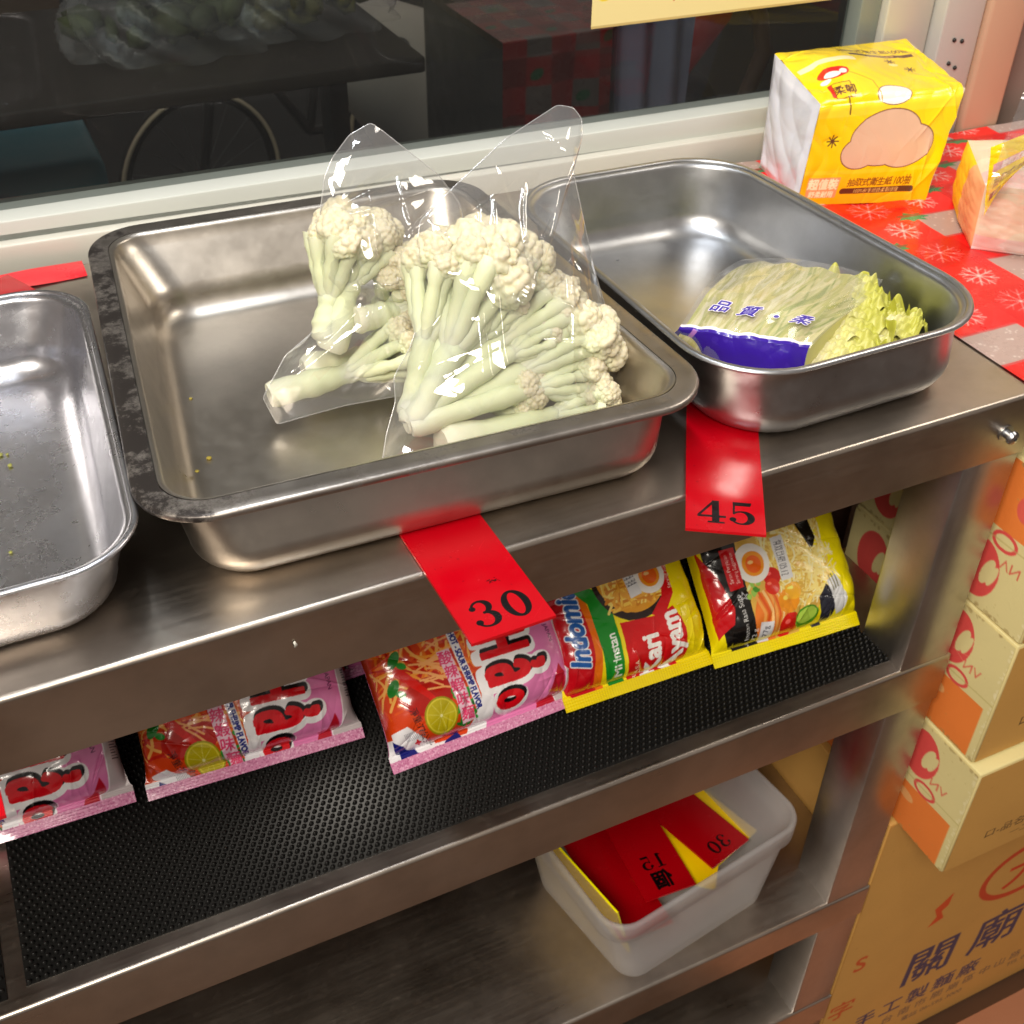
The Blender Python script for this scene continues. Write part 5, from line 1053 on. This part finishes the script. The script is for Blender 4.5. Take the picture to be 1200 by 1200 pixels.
# ------------------------------------------------------------------ reflections in the window glass, built as objects behind it
def ring_pts(c, r, az, n=48): return np.array([(c[0]+r*math.cos(a)*math.cos(az), c[1]+r*math.cos(a)*math.sin(az), c[2]+r*math.sin(a)) for a in np.linspace(0, 2*np.pi, n, endpoint=False)])
bk = thing('bicycle', 'dark bicycle with a thin pale wheel rim added behind the glass as a window reflection', 'bicycle', (-.05, 2.6, -1.06)); bl = np.array(bk.location)  # added behind the pane in place of a mirrored bicycle
for cx in (-.065, .62):
    az = R_(18) ; c = np.array([cx, 2.6+(cx+.065)*.3, -.815]); wh = MB().tube(ring_pts(c, .228, az)-bl, .016, 8, (.06, .06, .06), closed=True).build('wheel', M['dark'], bk)
    mb = MB(); mb.tube(ring_pts(c, .236, az)-bl+np.array([0, -.018, 0]), .0055, 6, (.92, .86, .74), closed=True)
    for k in range(18): q = 2*math.pi*k/18; mb.tube([c-bl, c-bl+.21*np.array([math.cos(q)*math.cos(az), math.cos(q)*math.sin(az), math.sin(q)])], .0012, 5, (.4, .4, .4), caps=False)
    mb.build('rim', M['plain'], wh)
mb = MB()
for a, b_ in (((-.065, 2.6, -.815), (.05, 2.63, -.36)), ((.05, 2.63, -.42), (.27, 2.70, -.76)), ((.27, 2.70, -.76), (.62, 2.80, -.815)), ((.27, 2.70, -.76), (.36, 2.72, -.36)), ((.06, 2.63, -.46), (.35, 2.72, -.46)), ((.36, 2.72, -.46), (.62, 2.80, -.815)), ((.05, 2.45, -.34), (.05, 2.80, -.34))): mb.tube([np.array(a)-bl, np.array(b_)-bl], .014, 8, (.14, .13, .13))
mb.build('frame', M['plain'], bk); mb = MB(); mb.box(.28, .44, 2.66, 2.78, -.36, -.32, .015, (.05, .05, .05)); o = mb.build('saddle', M['dark'], bk); o.location = -Vector(bl)
sct = thing('reflected_scooter', 'pale grey motor scooter with red flank added behind the glass as a window reflection', 'scooter', (.6, 2.4, -1.06)); sl = np.array(sct.location)  # solid scooter added for the grey shape mirrored in the pane
def loft(mb, secs, col, n=20):
    G = []
    for (x, y, z, ry, rz, tl) in secs:
        G.append([(x+tl*math.sin(a)*rz, y+ry*math.copysign(abs(math.cos(a))**.7, math.cos(a)), z+rz*math.copysign(abs(math.sin(a))**.7, math.sin(a))) for a in np.linspace(0, 2*np.pi, n, endpoint=False)])
    G = np.array(G)-sl; mb.grid(np.concatenate([np.tile(G[0].mean(0), (1, n, 1)), G, np.tile(G[-1].mean(0), (1, n, 1))]), col, wrap=True)
mb = MB(); loft(mb, [(.12, 2.2, -.30, .03, .03, 0), (.20, 2.2, -.36, .13, .09, .3), (.34, 2.25, -.46, .16, .14, .4), (.50, 2.3, -.60, .14, .20, .5), (.66, 2.35, -.74, .11, .17, .4), (.85, 2.4, -.80, .13, .10, .2)], (.85, .82, .78)); mb.build('fairing', M['plain'], sct)
mb = MB(); loft(mb, [(.80, 2.4, -.74, .10, .10, 0), (1.0, 2.45, -.60, .15, .13, 0), (1.3, 2.5, -.55, .16, .13, 0), (1.5, 2.52, -.5, .06, .05, 0)], (.75, .08, .06)); mb.build('rear_body', M['plain'], sct)
mb = MB(); loft(mb, [(.85, 2.43, -.46, .10, .03, 0), (1.1, 2.46, -.43, .13, .04, 0), (1.45, 2.5, -.40, .1, .03, 0)], (.05, .05, .05)); mb.build('seat', M['dark'], sct)
bm = bmesh.new(); bmesh.ops.create_uvsphere(bm, u_segments=20, v_segments=12, radius=1); MB().bm(bm, (.10, .10, .11), Matrix.Translation(Vector((.27, 2.12, -.375))-Vector(sl)) @ Matrix.Diagonal((.10, .05, .035, 1))).build('headlight', M['card'], sct)
for cx, cy in ((.42, 2.28), (1.35, 2.5)): MB().tube(ring_pts(np.array([cx, cy, -.86]), .15, R_(14))-sl, .045, 12, (.04, .04, .04), closed=True).build('wheel', M['dark'], sct)
mb = MB(); mb.tube(np.array([(.16, 2.02, -.22), (.22, 2.2, -.26), (.20, 2.42, -.20)])-sl, .012, 8, (.05, .05, .05)); mb.build('handlebar', M['dark'], sct)
st = thing('reflection_stand', 'low dark stand added behind the glass to carry the reflected bags of greens', 'stand', (-.3, 1.15, -1.06)); so = Vector(st.location)  # added support for the mirrored bags of greens
def at0(o): o.location = -so; return o
at0(MB().box(-1.2, -.03, .98, 1.40, -.055, -.034, .004, (.16, .13, .10)).build('board', M['dark'], st))
for x in (-1.15, -.07): at0(MB().box(x, x+.03, 1.30, 1.36, -1.06, -.0555, .003, (.12, .11, .10)).build('leg', M['dark'], st))
for k, (cx, cy, r, lab) in enumerate([(-.31, 1.16, .085, 'bag of dull green leaves reflected in the window, built behind it, left one'), (-.13, 1.18, .075, 'bag of yellow green fruit reflected in the window, built behind it, right one')]):
    tg = thing('reflected_bag', lab, 'bag', (cx, cy, -.034), 0, 'bags of greens reflected in the window'); mb = MB(); col = (.30, .33, .20) if k == 0 else (.42, .40, .16)
    for j in range(46):
        q = rng.normal(0, .45, 3); q[2] = abs(q[2]); bm = bmesh.new(); bmesh.ops.create_icosphere(bm, subdivisions=1, radius=1)
        mb.bm(bm, np.array(col)*rng.uniform(.6, 1.2), Matrix.Translation(Vector((q[0]*r*1.25, q[1]*r*.7, .02+min(q[2], 1.3)*r*.75))) @ Matrix.Rotation(rng.uniform(0, 3), 4, 'Z') @ Matrix.Diagonal((r*.35, r*.12, r*.22, 1)))
    mb.build('greens', M['dark'], tg)
    u, v = np.meshgrid(np.linspace(0, 2*np.pi, 70, endpoint=False), np.linspace(0, 1, 40)); rr = r*1.45*np.sqrt(np.clip(1-(v)**2, .03, 1))*(1+.12*np.abs(np.sin(u*5+v*7))+.06*np.sin(u*11+v*19))
    mb = MB(); mb.grid(np.stack([rr*np.cos(u)*1.1, rr*np.sin(u)*.75, .003+v*r*1.5], -1), (.9, .9, .9), wrap=True); mb.build('clear_film', M['film_dull'], tg)
o = MB().box(-1.1, -.42, 1.35, 1.95, -1.06, -.24, .02, (.25, .55, .62)).build('reflected_chest', M['plain']); tag(o, 'teal storage chest added as a reflection at the lower left of the window', 'chest')  # teal block added for a reflected patch in the glass
o = MB().box(-.66, -.38, 2.0, 2.06, -1.06, .30, .004, (.36, .28, .21)).build('reflected_board', M['dark']); tag(o, 'brown upright board added as a window reflection at the upper left', 'board')  # brown slab added for a reflected patch in the glass
mt = thing('reflected_table', 'low table outside covered by a red checked cloth', 'table', (.42, 1.7, -1.06)); so = Vector(mt.location)  # added to hold the cloth mirrored in the glass
at0(MB().box(.30, .62, 1.42, 1.9, -.20, -.17, .003, (.3, .25, .2)).build('table_top', M['plain'], mt))
for x in (.31, .58): at0(MB().box(x, x+.03, 1.45, 1.87, -1.06, -.2005, .002, (.2, .2, .2)).build('leg', M['plain'], mt))
cv = Cv(40, 44, 4, (.38, .05, .05))  # reds darkened in the colour, as dim as a reflection
for i in range(8):
    for j in range(9):
        if (i+j) % 2: cv.rect(i*5, j*5, i*5+5, j*5+5, (.50, .08, .08))
        elif i % 2: cv.rect(i*5, j*5, i*5+5, j*5+5, (.34, .30, .29))
        if (i*3+j) % 5 == 0: cv.ell(i*5+2, j*5+2, 1.4, .9, (.08, .30, .18), .5)
U, V = cv.uv(); x = .27+U*.38; d = V*.44; y = np.where(d < .18, 1.395, 1.395+(d-.18)); z = np.where(d < .18, -.164-.18+d, -.164); y = y+.012*np.sin(U*22)*np.clip((.18-d)/.18, 0, 1)-.004
mb = MB(); mb.grid(np.stack([x, y, z], -1), cv.out().reshape(-1, 3), True); tag(mb.build('tablecloth', M['cloth']), 'red checked cloth built behind the window as the reflection of a tablecloth', 'tablecloth')
mb = MB(); u, v = np.meshgrid(np.linspace(0, 1, 40), np.linspace(0, 1, 60)); mb.grid(np.stack([.150+.112*u, .80+.008*np.sin(u*16+np.sin(v*9)), -1.04+v*1.6], -1), (.50, .51, .60)); mb.grid(np.stack([.150+.112*u, .812+.008*np.sin(u*16+np.sin(v*9)), -1.04+v*1.6], -1), (.30, .31, .37), flip=True)
tag(mb.build('reflected_strip', M['plain']), 'blue grey strip below the poster, a reflected column built behind the glass', 'reflected strip')  # stands in for a column reflected in the pane
mb = MB(); mb.tube([(.47, 1.0, .02), (.51, 1.0, -.05), (.525, 1.0, -.10), (.50, 1.0, -.17), (.45, 1.0, -.30), (.45, 1.0, -1.05)], .013, 10, (.40, .33, .30)); tag(mb.build('reflected_pipe', M['plain']), 'bent grey metal pipe for the ghostly arm reflected at the right end of the window', 'pipe')  # added tube imitating a faint reflected arm
